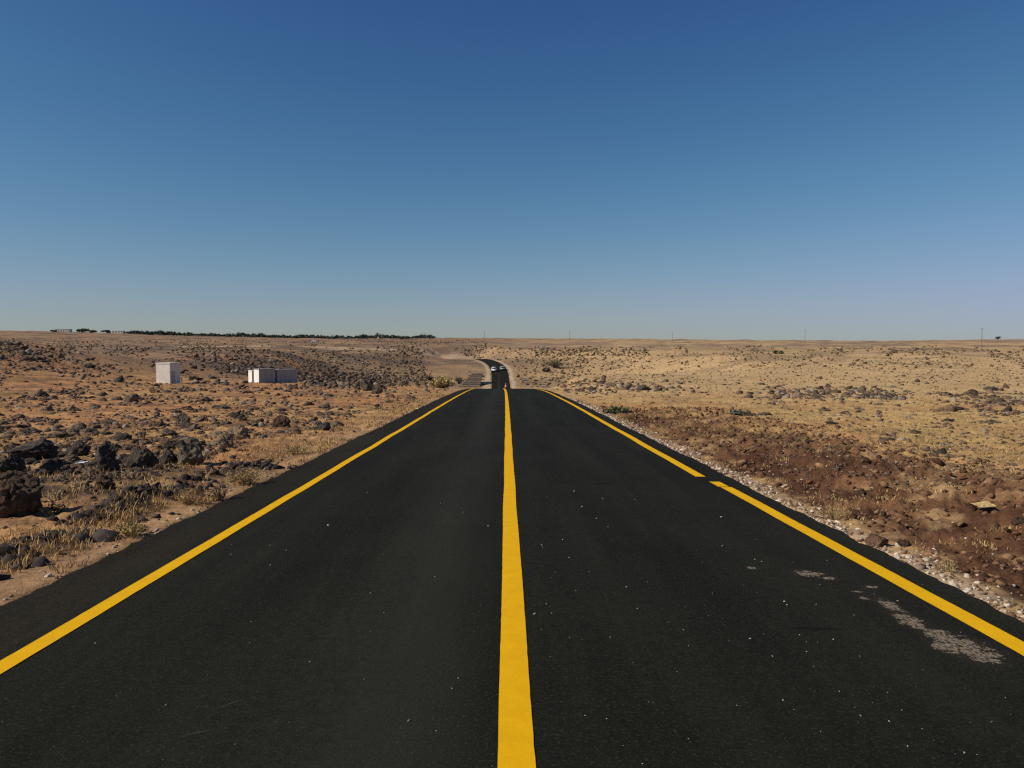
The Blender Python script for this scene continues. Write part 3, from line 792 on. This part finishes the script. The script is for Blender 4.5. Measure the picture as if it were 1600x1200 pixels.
small(1500, lambda y, n: EDGE_L - .9 + rng.normal(0, .24, n), 0, 4.5, 15, .02, .05, [(.045, .034, .03), (.06, .045, .038), (.085, .06, .045)],
      'clods', 'black tarry clods heaped in a broken row along the left verge', clump=.05, power=1.1)
small(200, lambda y, n: EDGE_L - .02 - np.abs(rng.normal(0, .12, n)), 0, 4.5, 40, .008, .018, [(.6, .5, .4), (.4, .3, .2)], 'gravel', 'thin line of pale grit along the left edge of the asphalt', mat='gravel')

# white chips lying loose on the asphalt
px = rng.uniform(-50, 1650, 900); py = rng.uniform(760, 1215, 900)
keep = (rng.random(900) < np.where(px > 800, .50, .20))
px, py = px[keep], py[keep]
dx, dy, dz = ray_dir(px, py); t = EYE / (-dz - .023 * dy); x, y = dx * t, dy * t
la = lateral(x, y); ok = (la > -3.3) & (la < 3.1); x, y, la = x[ok], y[ok], la[ok]
n = len(x)
r = np.clip(rng.lognormal(0, .5, n) * .92, .5, 2.6) * y / F
c = np.array([[.50, .46, .39]]) * rng.uniform(.2, 1.1, n)[:, None]
o = merged_stones('pebbles', np.column_stack([x, y, road_surface_z(la, y) + r * .25, r, c]), protos_low, M['gravel'], .25)
tag(o, 'tiny white stone chips scattered loose over the dark asphalt', 'pebbles')

# ------------------------------------------------------------------ dry grass
def grass(name, label, x, y, hgt, nb, spread, cols, wid=.004):
    n = len(x); z = height(x, y)
    tot = n * nb
    idx = np.repeat(np.arange(n), nb)
    a = rng.uniform(0, 2 * math.pi, tot); rr = np.sqrt(rng.random(tot)) * np.repeat(spread, nb)
    bx = x[idx] + np.cos(a) * rr; by = y[idx] + np.sin(a) * rr; bz = z[idx] - .02
    h = hgt[idx] * rng.uniform(.45, 1.1, tot)
    lean = rng.uniform(.2, .8, tot) * h; la = a + rng.normal(0, .7, tot)
    w = wid * rng.uniform(.7, 1.6, tot) * (1 + y[idx] * .05)
    pa = rng.uniform(0, math.pi, tot); wx, wy = np.cos(pa) * w, np.sin(pa) * w
    mx, my = bx + np.cos(la) * lean * .35, by + np.sin(la) * lean * .35
    tx, ty = bx + np.cos(la) * lean, by + np.sin(la) * lean
    V = np.stack([np.stack([bx - wx, by - wy, bz], 1), np.stack([bx + wx, by + wy, bz], 1),
                  np.stack([mx + wx * .8, my + wy * .8, bz + h * .6], 1), np.stack([mx - wx * .8, my - wy * .8, bz + h * .6], 1),
                  np.stack([tx, ty, bz + h], 1)], 1).reshape(-1, 3)
    b = (np.arange(tot) * 5)[:, None]
    T = np.concatenate([b + [[0, 1, 2]], b + [[0, 2, 3]], b + [[3, 2, 4]]], 0)
    cc = np.array(cols)[rng.integers(0, len(cols), n)] * rng.uniform(.7, 1.25, n)[:, None]
    C = np.repeat(np.repeat(cc, nb, 0) * rng.uniform(.8, 1.2, tot)[:, None], 5, 0)
    me = np_mesh(name, V, T, True, C)
    o = link_mesh(name, me, M['grass'])
    return tag(o, label, 'grass', None, 'stuff')
STR = [(.52, .34, .14), (.58, .40, .16), (.44, .27, .11), (.54, .34, .14)]
# verge left
n = 2400; y = 4.2 + 46 * rng.random(n) ** 1.4; lat = EDGE_L - .12 - np.abs(rng.normal(0, .5, n))
x, yy = road_point(lat, y); ok = fbm(x / 1.1, yy / 1.1, 120, 3) > .06
grass('grass', 'straw-coloured dry grass fringing the left asphalt edge', x[ok], yy[ok], rng.uniform(.03, .10, ok.sum()) * rng.lognormal(0, .35, ok.sum()), 14, rng.uniform(.03, .12, ok.sum()), STR, .0026)
# left field
p = scatter_px(8500, -250, 740, 565, 900, 5, .1, 3, 6, -.1, keep=lambda x, y, la: la < -4)
n = len(p); grass('grass', 'short dry grass between the stones of the left field', p[:, 0], p[:, 1], rng.uniform(.04, .12, n), 10, rng.uniform(.05, .2, n), STR, .003)
p = scatter_px(9000, 860, 1900, 575, 790, 5, .1, 3, 6, -.2, keep=lambda x, y, la: la > 4.2 + 3 * (y < 20))
n = len(p); grass('grass', 'short golden grass over the plain right of the road', p[:, 0], p[:, 1], rng.uniform(.03, .09, n), 10, rng.uniform(.05, .2, n), [(.40, .30, .13), (.44, .32, .14), (.34, .25, .11)], .003)
n = 2600; y = 4 + 32 * rng.random(n) ** 1.3; lat = EDGE_R + .30 + np.abs(rng.normal(0, 2.2, n)); x, yy = road_point(lat, y)
ok = fbm(x / 1.1, yy / 1.1, 121, 3) > .12
grass('grass', 'thin straw tufts on the brown earth right of the road', x[ok], yy[ok], rng.uniform(.02, .055, ok.sum()), 20, rng.uniform(.06, .2, ok.sum()), STR, .002)

# ------------------------------------------------------------------ shrubs
def shrub(name, label, cat, px, py, wpx, hpx, mat_t, mat_l, n=90, leaf=.02, seed=0, group=None, leafy=4):
    rnd = random.Random(seed)
    x, y, z = hit1(px, py); D = math.hypot(x, y)
    W = wpx * D / F / 2; H = hpx * D / F
    root = empty(name, (x, y, z - .03), 0, label, cat, group)
    tw = MB(); LV, LF = [], []
    for k in range(n):
        a = rnd.uniform(0, 2 * math.pi); f = math.sqrt(rnd.random()); ex = f * W
        p0 = Vector((math.cos(a) * W * .18 * f, math.sin(a) * W * .18 * f, 0))
        h = H * (1 - .55 * f * f) * rnd.uniform(.55, 1.05)
        p2 = Vector((math.cos(a) * ex, math.sin(a) * ex, h))
        p1 = (p0 + p2) / 2 + Vector((rnd.gauss(0, .08) * W, rnd.gauss(0, .08) * W, H * .12))
        r = max(.0022, D * .00016)
        tw.tube([p0, p1, p2], [r * 1.4, r, r * .5], 3, False)
        for q in range(leafy):
            t = rnd.uniform(.35, 1.02); c = p0.lerp(p1, t * 2) if t < .5 else p1.lerp(p2, t * 2 - 1)
            c = c + Vector((rnd.gauss(0, 1), rnd.gauss(0, 1), rnd.gauss(0, .7))) * W * .06
            u = Vector((rnd.gauss(0, 1), rnd.gauss(0, 1), rnd.gauss(0, 1))).normalized(); v = u.orthogonal().normalized()
            s = leaf * rnd.uniform(.6, 1.5); b = len(LV)
            LV += [c - u * s, c + v * s * .5, c + u * s, c - v * s * .5]; LF.append((b, b + 1, b + 2, b + 3))
    tw.build('twigs', M[mat_t], root)
    me = np_mesh('foliage', np.array([tuple(v) for v in LV]), np.array(LF), False)
    link_mesh('foliage', me, M[mat_l], root)
    return root
shrub('dry_shrub', 'bushy straw-coloured shrub on the left verge, largest beside the asphalt', 'shrub', 384, 757, 62, 36, 'twig', 'straw', 130, .012, 1)
shrub('dry_shrub', 'thin brown twiggy shrub just below the bushy straw one on the verge', 'shrub', 345, 782, 34, 40, 'bark', 'twig', 50, .012, 2, leafy=2)
shrub('dry_shrub', 'low straw shrub by the asphalt beside the broken row of black clods', 'shrub', 208, 838, 56, 34, 'twig', 'straw', 80, .012, 3)
shrub('dry_shrub', 'wispy pale shrub growing among black clods on the left verge', 'shrub', 292, 790, 40, 30, 'twig', 'straw', 70, .012, 4, leafy=2)
shrub('dry_shrub', 'wide low straw shrub farther along the left verge, below the flat black boulder', 'shrub', 465, 708, 54, 22, 'twig', 'straw', 90, .014, 5)
shrub('dry_shrub', 'rust-brown dead shrub beside the brown soil-covered boulder', 'shrub', 85, 800, 46, 22, 'bark', 'twig', 60, .012, 6, leafy=3)
shrub('green_shrub', 'olive green bush beside the chippings, greenest plant right of the road', 'shrub', 966, 646, 46, 15, 'bark', 'leaf', 120, .07, 7, leafy=7)
shrub('green_shrub', 'dark grey-green bush alone on the plain behind the pale cars', 'shrub', 868, 575, 28, 15, 'bark', 'leaf', 60, .30, 8, leafy=8)
shrub('green_shrub', 'smaller grey-green bush just left of the lone dark bush on the plain', 'shrub', 853, 581, 16, 8, 'bark', 'sage', 40, .25, 9, leafy=8)
shrub('yellow_shrub', 'spreading yellow shrub left of the road where it drops from view', 'shrub', 690, 607, 44, 20, 'twig', 'straw', 120, .12, 10, leafy=8)
shrub('dark_shrub', 'dark purple-brown bush between the yellow shrub and the stepped wall', 'shrub', 718, 600, 20, 16, 'bark', 'sage', 60, .14, 11, leafy=8)
shrub('dark_shrub', 'dark scrubby bush at the left end of the yellow shrub', 'shrub', 671, 594, 16, 10, 'bark', 'sage', 50, .14, 12, leafy=8)
shrub('dry_shrub', 'yellowish tuft on the chippings at the right edge of the asphalt', 'shrub', 1302, 812, 52, 34, 'twig', 'straw', 70, .008, 13, leafy=2)
shrub('dry_shrub', 'small straw tuft at the foot of the brown bank, nearest right tuft', 'shrub', 1480, 893, 40, 28, 'twig', 'straw', 45, .007, 14, leafy=2)
shrub('green_shrub', 'grey-green low bush near the right picture edge above the brown bank', 'shrub', 1152, 651, 26, 8, 'bark', 'sage', 60, .06, 15, leafy=6)
shrub('dark_shrub', 'left one of two tiny dark bushes far out on the plain', 'shrub', 1212, 553, 8, 5, 'bark', 'leaf', 30, .45, 16, leafy=8)
shrub('dark_shrub', 'right one of two tiny dark bushes far out on the plain', 'shrub', 1221, 553, 7, 4, 'bark', 'leaf', 30, .4, 17, leafy=8)

# ------------------------------------------------------------------ white booth and sheds
def oriented_box(mb, P, e1, l1, e2, l2, z0, z1, grow=0.):
    a = Vector((P[0], P[1], 0)); e1 = Vector((*e1, 0)).normalized(); e2 = Vector((*e2, 0)).normalized()
    a = a - (e1 + e2) * grow; l1 += 2 * grow; l2 += 2 * grow
    pts = [a, a + e1 * l1, a + e1 * l1 + e2 * l2, a + e2 * l2]
    lo = [mb.bm.verts.new((p.x, p.y, z0)) for p in pts]; hi = [mb.bm.verts.new((p.x, p.y, z1)) for p in pts]
    mb.bm.faces.new(lo); mb.bm.faces.new(hi)
    for k in range(4): mb.bm.faces.new((lo[k], lo[(k+1) % 4], hi[(k+1) % 4], hi[k]))

def masonry(name, label, px, py, top, e1, w1, e2, w2, mat, group=None, door=None, roof='white', P=None, end=False):
    """corner seen at px, py; faces run along e1 for w1 metres and e2 for w2 metres"""
    x, y, z = hit1(px, py) if P is None else P
    D = math.hypot(x, y); H = (py - top) * y / F
    root = empty(name, (x, y, z), 0, label, name.split('_')[-1], group)
    mb = MB(); oriented_box(mb, (0, 0), e1, w1, e2, w2, -.5, H - .12)
    bmesh.ops.bevel(mb.bm, geom=list(mb.bm.edges), offset=.012, segments=1, affect='EDGES')
    mb.build('wall', M[mat], root)
    rf = MB(); oriented_box(rf, (0, 0), e1, w1, e2, w2, H - .118, H, .025); rf.build('roof', M[roof], root)
    if end:      # whiter slab: sun on the end put into its colour, sides kept shade-grey
        n = Vector((*e2, 0)).normalized() * .025; b = MB(); oriented_box(b, (-n.x, -n.y), e1, w1, e2, .024, -.4, H - .13); b.build('lit_end_face', M['lit_end'], root)
    if door:
        d = MB(); n = Vector((*e2, 0)).normalized(); e = Vector((*e1, 0)).normalized()
        f, s, w, h = door
        fe, ne = (e, n) if f == 1 else (n, e)
        fe = fe; A = fe * s - ne * .03
        oriented_box(d, (A.x, A.y), tuple(fe[:2]), w, tuple(ne[:2]), .05, .05, h)
        dr = d.build('door', M['dark_metal'], root)
        hd = MB(); B = fe * (s + w * .85) - ne * .06; hd.box((B.x, B.y, h * .5), (.05, .05, .12)); hd.build('handle', M['steel'], dr)
    return root, (x, y, z, H)
masonry('concrete_booth', 'tall white cube-shaped concrete booth standing alone in the stony field', 266, 599, 567, (-.975, .227), 1.40, (.227, .975), 1.40, 'white', door=(2, .12, .55, 1.0))
_, A = masonry('concrete_shed', 'long shed, shaded side coloured grey, sunlit end white, middle of the low sheds', 405, 598, 576, (-.73, .69), .95, (.69, .73), 1.72, 'concrete', 'low concrete sheds', roof='concrete', end=True)
ex, ey = A[0] + .69 * 1.92, A[1] + .73 * 1.92
masonry('concrete_shed', 'low plain grey shed, rightmost of the low sheds in the field', 430, 599, 578, (-.73, .69), .95, (.69, .73), 2.2, 'pale_concrete', 'low concrete sheds', P=(ex, ey, float(height(ex, ey))), roof='concrete')
ex, ey = A[0] - .73 * 1.3, A[1] + .69 * 1.3
masonry('concrete_shed', 'smallest shed, narrow sunlit end coloured white, leftmost of the low sheds', 397, 597, 578, (-.73, .69), .7, (.69, .73), 1.2, 'concrete', 'low concrete sheds', end=True, P=(ex, ey, float(height(ex, ey))))

# stepped stone wall beyond the crest; every other step coloured darker as ledge shadow
x, y, z = hit1(733, 604)
root = empty('stepped_wall', (x, y, z), 0, 'grey stepped retaining wall beside the road beyond the crest', 'wall')
wpx = 34 * y / F; hs = 3.0 * y / F
for k in range(7):
    mb = MB(); mb.box((wpx * .05 * k, k * 1.2 + .6, hs * (k + .1)), (wpx * (1 - .07 * k), 1.2, hs * .95 + .2), bevel=.04)
    mb.box((wpx * .05 * k, k * 1.2 + .45, hs * (k + .62)), (wpx * (1 - .07 * k) + .2, 1.5, hs * .22), bevel=.03); mb.build('step', M['sandstone_shade' if k % 2 else 'sandstone'], root)

# ------------------------------------------------------------------ poles, far trees, far buildings
def pole(px, base, top, Y, label):
    x = (px - 800) / F * Y; z = float(height(x, Y)); H = max(6.5, (base - top) * Y / F)
    root = empty('utility_pole', (x, Y, z - .2), random.uniform(-.1, .1), label, 'pole', 'utility poles along the horizon')
    r = max(.11, Y * .00018)
    MB().tube([(0, 0, 0), (0, 0, H * .5), (0, 0, H)], [r * 1.15, r, r * .75], 8).build('pole_shaft', M['wood'], root)
    MB().box((0, -.12, H - .5), (1.9, max(.12, r * .8), max(.12, r * .8))).build('crossarm', M['wood'], root)
    for q in (-.8, 0, .8):
        MB().tube([(q, -.12, H - .44), (q, -.12, H - .2), (q, -.12, H - .1)], [.05, .09, .05], 6).build('insulator', M['insul'], root)
pole(1533, 549, 518, 385, 'tallest utility pole, nearest one, rising at the right end of the horizon')
pole(1257, 546, 524, 560, 'utility pole second from the right on the horizon')
pole(1050, 541, 525, 720, 'faint utility pole in the middle of the right horizon')
pole(890, 539, 525, 800, 'faint utility pole on the horizon above the lone dark bush')
pole(757, 538, 524, 860, 'thin utility pole on the horizon above the curve of the far road')
pole(663, 550, 530, 520, 'utility pole left of the road, below the right end of the far wood')

def clump_crown(n, rx, rz, seed, leaf):
    rnd = random.Random(seed); V = []; Fq = []
    lobes = [(Vector((rnd.gauss(0, .4) * rx, rnd.gauss(0, .4) * rx, rz * rnd.uniform(-.4, .6))), rnd.uniform(.4, .65)) for _ in range(6)]
    for _ in range(n):
        c, s = rnd.choice(lobes)
        d = Vector((rnd.gauss(0, 1), rnd.gauss(0, 1), rnd.gauss(0, 1))).normalized() * rnd.uniform(.5, 1.05)
        p = c + Vector((d.x * rx * s, d.y * rx * s, d.z * rz * s))
        u = Vector((rnd.gauss(0, 1), rnd.gauss(0, 1), rnd.gauss(0, 1))).normalized(); v = u.orthogonal().normalized(); k = leaf * rnd.uniform(.6, 1.4)
        b = len(V); V += [p - u * k, p + v * k * .6, p + u * k, p - v * k * .6]; Fq.append((b, b+1, b+2, b+3))
    return V, Fq

def far_tree(px, wpx, hpx, Y, label, seed, group=None, sink=0):
    x = (px - 800) / F * Y; z = float(height(x, Y)) - sink
    W = wpx * Y / F / 2; H = hpx * Y / F
    root = empty('tree', (x, Y, z), 0, label, 'tree', group)
    t = MB(); t.tube([(0, 0, -.5), (.05 * W, 0, H * .35), (0, .05 * W, H * .7)], [.09 * W, .07 * W, .03 * W], 7)
    for k in range(4):
        a = k * 1.6; t.tube([(0, 0, H * .3), (math.cos(a) * W * .5, math.sin(a) * W * .5, H * .6)], [.04 * W, .015 * W], 5)
    t.build('trunk', M['bark'], root)
    V, Fq = clump_crown(420, W, H * .42, seed, W * .16)
    me = np_mesh('crown', np.array([(v.x, v.y, v.z + H * .6) for v in V]), np.array(Fq), False)
    link_mesh('crown', me, M['leaf_far'], root)

def sky_Y(px, ymax=2400):
    """distance of the skyline in a direction"""
    Y = np.linspace(250, ymax, 400); u = (px - 800) / F
    s = (macro(u * Y, Y) - EYE) / Y
    return float(Y[s.argmax()])
far_tree(1558, 9, 6, sky_Y(1558) * .985, 'lone round dark tree on the hill at the right end of the horizon', 1)
for i, (px, w, h, lab) in enumerate([(131, 20, 5.5, 'broad dark tree between the two pale farm buildings on the left skyline'), (146, 12, 4.8, 'smaller dark tree just right of the broad one between the farm buildings'),
                                     (169, 13, 5.2, 'dark tree standing left of the low second farm building'), (201, 8, 4.5, 'dark tree at the right end of the farm buildings'), (86, 8, 3.8, 'small dark tree at the left end of the farm buildings')]):
    far_tree(px, w, h, sky_Y(px) * .99, lab, 20 + i, 'trees among the farm buildings', .5)

def far_house(px, wpx, hpx, Y, label, nwin):
    x = (px - 800) / F * Y; z = float(height(x, Y)); W = wpx * Y / F; H = hpx * Y / F; Dp = W * .35
    root = empty('farm_building', (x, Y, z), 0, label, 'building', 'farm buildings on the skyline')
    MB().box((0, 0, H * .5 - .8), (W, Dp, H + 1.6)).build('wall', M['white'], root)
    MB().box((0, 0, H + .35), (W * 1.04, Dp * 1.1, .7)).build('roof', M['roof'], root)
    for k in range(nwin):
        wx = (k + .5) / nwin * W - W / 2
        f = MB().box((wx, -Dp / 2 - .02, H * .5), (W / nwin * .45, .12, H * .4)).build('window', M['glass'], root)
far_house(101, 22, 4.6, sky_Y(101) * .99, 'long low pale-roofed farm building on the left skyline', 6)
far_house(186, 18, 3.6, sky_Y(186) * .99, 'shorter low farm building nearer the far wood on the skyline', 4)
far_house(491, 7, 4.5, 620, 'tiny white house alone below the far wood', 2)

# far wood: one dark band of trees
V, Fq = [], []
rnd = random.Random(5)
px = 207
while px < 677:
    Yb = sky_Y(px) * rnd.uniform(.96, 1.0)
    dens = 1
    hpx = rnd.uniform(4.0, 7.5) * (1 + .35 * math.sin(px * .045) * math.sin(px * .013)) * (1.0 if px < 600 else .85)
    if px > 655: hpx = rnd.uniform(5.5, 8)
    W = rnd.uniform(4, 8) * Yb / F / 2; H = hpx * Yb / F
    x = (px - 800) / F * Yb
    z = float(height(x, Yb)) - .12 * H
    v, f = clump_crown(150, W, H * .55, rnd.randint(0, 10**6), W * .26)
    b = len(V); V += [(p.x + x, p.y + Yb, p.z + z + H * .45) for p in v]; Fq += [tuple(q + b for q in k) for k in f]
    px += rnd.uniform(1.0, 2.6)
me = np_mesh('wood', np.array(V), np.array(Fq), False)
tag(link_mesh('wood', me, M['leaf_far']), 'dark far-off wood forming a band along the left skyline', 'wood', None, 'stuff')

# ------------------------------------------------------------------ cars on the far road
def car(px, py, label, paint, facing, lane):
    """stands in its lane where the far road is seen at py"""
    ys = np.linspace(262, 372, 600); lx, ly = road_point(np.full(600, lane), ys)
    zz = road_surface_z(np.full(600, lane), ys)
    X, Y, Z = lx, ly, zz - EYE
    depth = Y * CP - Z * SP; yy = 600 - F * (Y * SP + Z * CP) / depth
    k = int(np.abs(yy - py).argmin()); y = ys[k]
    ang = math.atan2(-float(slope_x(y)), 1); pit = math.atan((road_z(y + 1) - road_z(y - 1)) / 2)
    root = empty('car', (lx[k], ly[k], zz[k]), 0, label, 'car')
    root.rotation_euler = (pit if facing > 0 else -pit, 0, ang + (0 if facing > 0 else math.pi))   # local +y is the car's front
    W = .89
    outline = [(-2.15, .32), (-2.2, .62), (-2.12, .92), (-1.2, .98), (1.0, .95), (1.95, .80), (2.2, .62), (2.2, .34), (1.75, .28), (-1.75, .28)]
    b = MB().prism(outline, -W, W, lambda y, z: .05 if z > .9 else (.04 if abs(y) > 2 else 0))
    bmesh.ops.bevel(b.bm, geom=list(b.bm.edges), offset=.06, segments=2, affect='EDGES'); b.build('body', M[paint], root, True)
    cab = [(-1.95, .95), (-1.45, 1.42), (-.2, 1.47), (.35, 1.42), (1.15, .95)]
    c = MB().prism(cab, -W + .06, W - .06, lambda y, z: .17 if z > 1.2 else 0); bmesh.ops.bevel(c.bm, geom=list(c.bm.edges), offset=.04, segments=2, affect='EDGES')
    cb = c.build('cabin', M[paint], root, True)
    MB().quad((-.72, 1.11, 1.00), (.72, 1.11, 1.00), (.60, .44, 1.38), (-.60, .44, 1.38)).build('windscreen', M['glass'], root)
    MB().quad((-.70, -1.94, 1.02), (.70, -1.94, 1.02), (.60, -1.52, 1.38), (-.60, -1.52, 1.38)).build('rear_window', M['glass'], root)
    for s in (-1, 1):
        MB().quad((s * .835, -1.55, 1.02), (s * .835, -.35, 1.02), (s * .725, -.35, 1.36), (s * .725, -1.3, 1.36)).build('side_window', M['glass'], root)
        MB().quad((s * .835, -.27, 1.02), (s * .835, .85, 1.02), (s * .725, .27, 1.36), (s * .725, -.27, 1.36)).build('side_window', M['glass'], root)
        MB().box((s * .64, 2.17, .66), (.36, .10, .15), bevel=.03).build('headlight', M['lamp'], root)
        MB().box((s * .70, -2.17, .76), (.26, .08, .17), bevel=.03).build('tail_light', M['red'], root)
        MB().box((s * .97, .72, 1.0), (.18, .10, .13), bevel=.03).build('wing_mirror', M[paint], root)
        for wy in (-1.32, 1.35):
            t = MB().tube([(s * .70, wy, .32), (s * .72, wy, .32), (s * .88, wy, .32), (s * .905, wy, .32)], [.28, .32, .32, .28], 20).build('wheel', M['rubber'], root, True)
            MB().tube([(s * .86, wy, .32), (s * .915, wy, .32)], [.20, .19], 14).build('rim', M['steel'], t)
    MB().box((0, 2.19, .42), (1.5, .08, .16), bevel=.02).build('grille', M['black'], root)
    MB().box((0, -2.2, .42), (1.6, .08, .22), bevel=.02).build('bumper', M['black'], root)
    MB().box((0, -2.22, .66), (.5, .04, .12)).build('number_plate', M['plate'], root)
    MB().box((0, 2.24, .50), (.5, .04, .11)).build('number_plate', M['plate'], root)
car(768, 580, 'white car coming towards the camera in the left lane of the far road', 'car_w', -1, -2.1)
car(786, 578, 'pale green car driving away in the right lane of the far road', 'car_g', 1, 1.25)

# ------------------------------------------------------------------ small roadside things
y = 79.; x, yy = road_point(.25, y); z = float(road_surface_z(.25, y))
root = empty('traffic_cone', (float(x), float(yy), z), 0, 'small red traffic cone on the road crest by the end of the centre line', 'cone')
MB().box((0, 0, .02), (.36, .36, .04), bevel=.01).build('base', M['black'], root)
MB().tube([(0, 0, .04), (0, 0, .24)], [.14, .10], 16).build('cone_body', M['red'], root, True)
MB().tube([(0, 0, .24), (0, 0, .34)], [.102, .075], 16).build('reflective_band', M['post'], root, True)
MB().tube([(0, 0, .34), (0, 0, .50)], [.072, .035], 16).build('cone_tip', M['red'], root, True)

def marker(px, py, h, label, lean=0, stripes=False):
    x, y, z = hit1(px, py)
    root = empty('marker_post', (x, y, z - .1), 0, label, 'post'); root.rotation_euler = (0, lean, 0)
    h = h * y / F; w = 2.0 * y / F
    MB().box((0, 0, h / 2), (w, .10, h), bevel=.02).build('post_shaft', M['post'], root)
    MB().box((0, -.055, h * .82), (w * .8, .02, h * .12)).build('reflector', M['red'], root)
    if stripes:
        for k in range(3): MB().box((0, -.06, h * (.25 + .2 * k)), (w * 1.02, .03, h * .09)).build('stripe', M['black'], root)
marker(804, 602, 11, 'white leaning marker post right of the road beyond the crest', -.12)
marker(801, 605, 7, 'short white marker post at the right end of the road crest', .25)
x, y, z = hit1(820, 598)
root = empty('striped_barrier', (x, y, z - .05), .1, 'black and white striped barrier board standing right of the crest', 'barrier')
k = y / F
MB().box((0, 0, 5 * k), (8 * k, .12, 5.6 * k), bevel=.02).build('board', M['post'], root)
for q in range(2): MB().box((0, -.07, (3.6 + 2.6 * q) * k), (8.02 * k, .03, 1.1 * k)).build('stripe', M['black'], root)
for s in (-1, 1): MB().box((s * 3 * k, .02, 1.2 * k), (.10, .08, 2.4 * k + .3)).build('leg', M['wood'], root)

def sheet(name, label, cat, px, py, w, h, mat, seed):
    """crumpled flat scrap"""
    rnd = random.Random(seed); x, y, z = hit1(px, py); k = y / F
    n = 7; V = []
    for i in range(n):
        for j in range(n):
            a = (i / (n - 1) - .5) * w * k; b = (j / (n - 1) - .5) * h * k * 3
            V.append((a + rnd.gauss(0, .02) * w * k, b, .015 + .28 * h * k * (i / (n - 1)) + abs(rnd.gauss(0, .10)) * h * k + .2 * h * k * (j / n)))
    q = [(i * n + j, (i + 1) * n + j, (i + 1) * n + j + 1, i * n + j + 1) for i in range(n - 1) for j in range(n - 1)]
    me = np_mesh(name, np.array(V), np.array(q), False)
    o = link_mesh(name, me, M[mat]); o.location = (x, y, z + .01); o.rotation_euler = (0, 0, rnd.uniform(-.3, .3))
    md = o.modifiers.new('thickness', 'SOLIDIFY'); md.thickness = .006
    tag(o, label, cat)
sheet('cardboard_scrap', 'crumpled tan scrap of cardboard on the brown earth bank', 'litter', 1537, 801, 24, 10, 'card', 1)
sheet('plastic_bag', 'white scrap of plastic between the boulders of the left cluster', 'litter', 127, 727, 13, 5, 'litter', 2)
sheet('plastic_bag', 'white speck of litter far out in the left field', 'litter', 94, 588, 4, 4, 'litter', 3)

# ------------------------------------------------------------------ light, sky, camera
SUN_AZ = math.radians(253); SUN_EL = math.radians(37)      # clockwise from +y
w = bpy.data.worlds.new('World'); scene.world = w; w.use_nodes = True
nt = w.node_tree; bg = nt.nodes['Background']
sky = nt.nodes.new('ShaderNodeTexSky'); sky.sky_type = 'NISHITA'; sky.sun_disc = False
sky.sun_elevation = SUN_EL; sky.sun_rotation = SUN_AZ
sky.altitude = 300; sky.air_density = 1.0; sky.dust_density = .3; sky.ozone_density = 9.0
sp_ = nt.nodes.new('ShaderNodeSeparateColor'); cb_ = nt.nodes.new('ShaderNodeCombineColor'); nt.links.new(sky.outputs[0], sp_.inputs[0])
for k, (c0, o0, g, q) in enumerate([(3.92, 4.45, 1.8, 2.2), (5.27, 5.2, 1.72, 2.2), (5.6, 5.55, 1.0, .05)]):      # haze graded into the sky colour: red and green curved off faster than the model
    v = math_n(nt, 'POWER', math_n(nt, 'DIVIDE', sp_.outputs[k], c0), g)
    v = math_n(nt, 'SUBTRACT', 1., math_n(nt, 'EXPONENT', math_n(nt, 'MULTIPLY', v, -q)))
    nt.links.new(math_n(nt, 'MULTIPLY', v, o0 / (1 - math.exp(-q))), cb_.inputs[k])
nt.links.new(cb_.outputs[0], bg.inputs[0]); bg.inputs[1].default_value = .087
sd = bpy.data.lights.new('sun', 'SUN'); sd.energy = 5.0; sd.angle = math.radians(.53); sd.color = (1, .93, .82)
so = bpy.data.objects.new('sun', sd); COL.objects.link(so)
sv = Vector((math.sin(SUN_AZ) * math.cos(SUN_EL), math.cos(SUN_AZ) * math.cos(SUN_EL), math.sin(SUN_EL)))
so.rotation_euler = sv.to_track_quat('Z', 'Y').to_euler(); so.location = (0, 0, 30)

cd = bpy.data.cameras.new('camera'); cam = bpy.data.objects.new('camera', cd); COL.objects.link(cam)
cd.sensor_width = 36; cd.lens = F / 1600 * 36; cd.clip_start = .1; cd.clip_end = 12000
cam.location = (0, 0, EYE); cam.rotation_euler = (math.pi / 2 - PITCH, 0, 0)
scene.camera = cam
scene.cycles.use_denoising = False; scene.cycles.filter_width = 1.3
vs = scene.view_settings; vs.view_transform = 'Standard'; vs.look = 'None'; vs.exposure = -.25; vs.gamma = 1; vs.use_curve_mapping = False
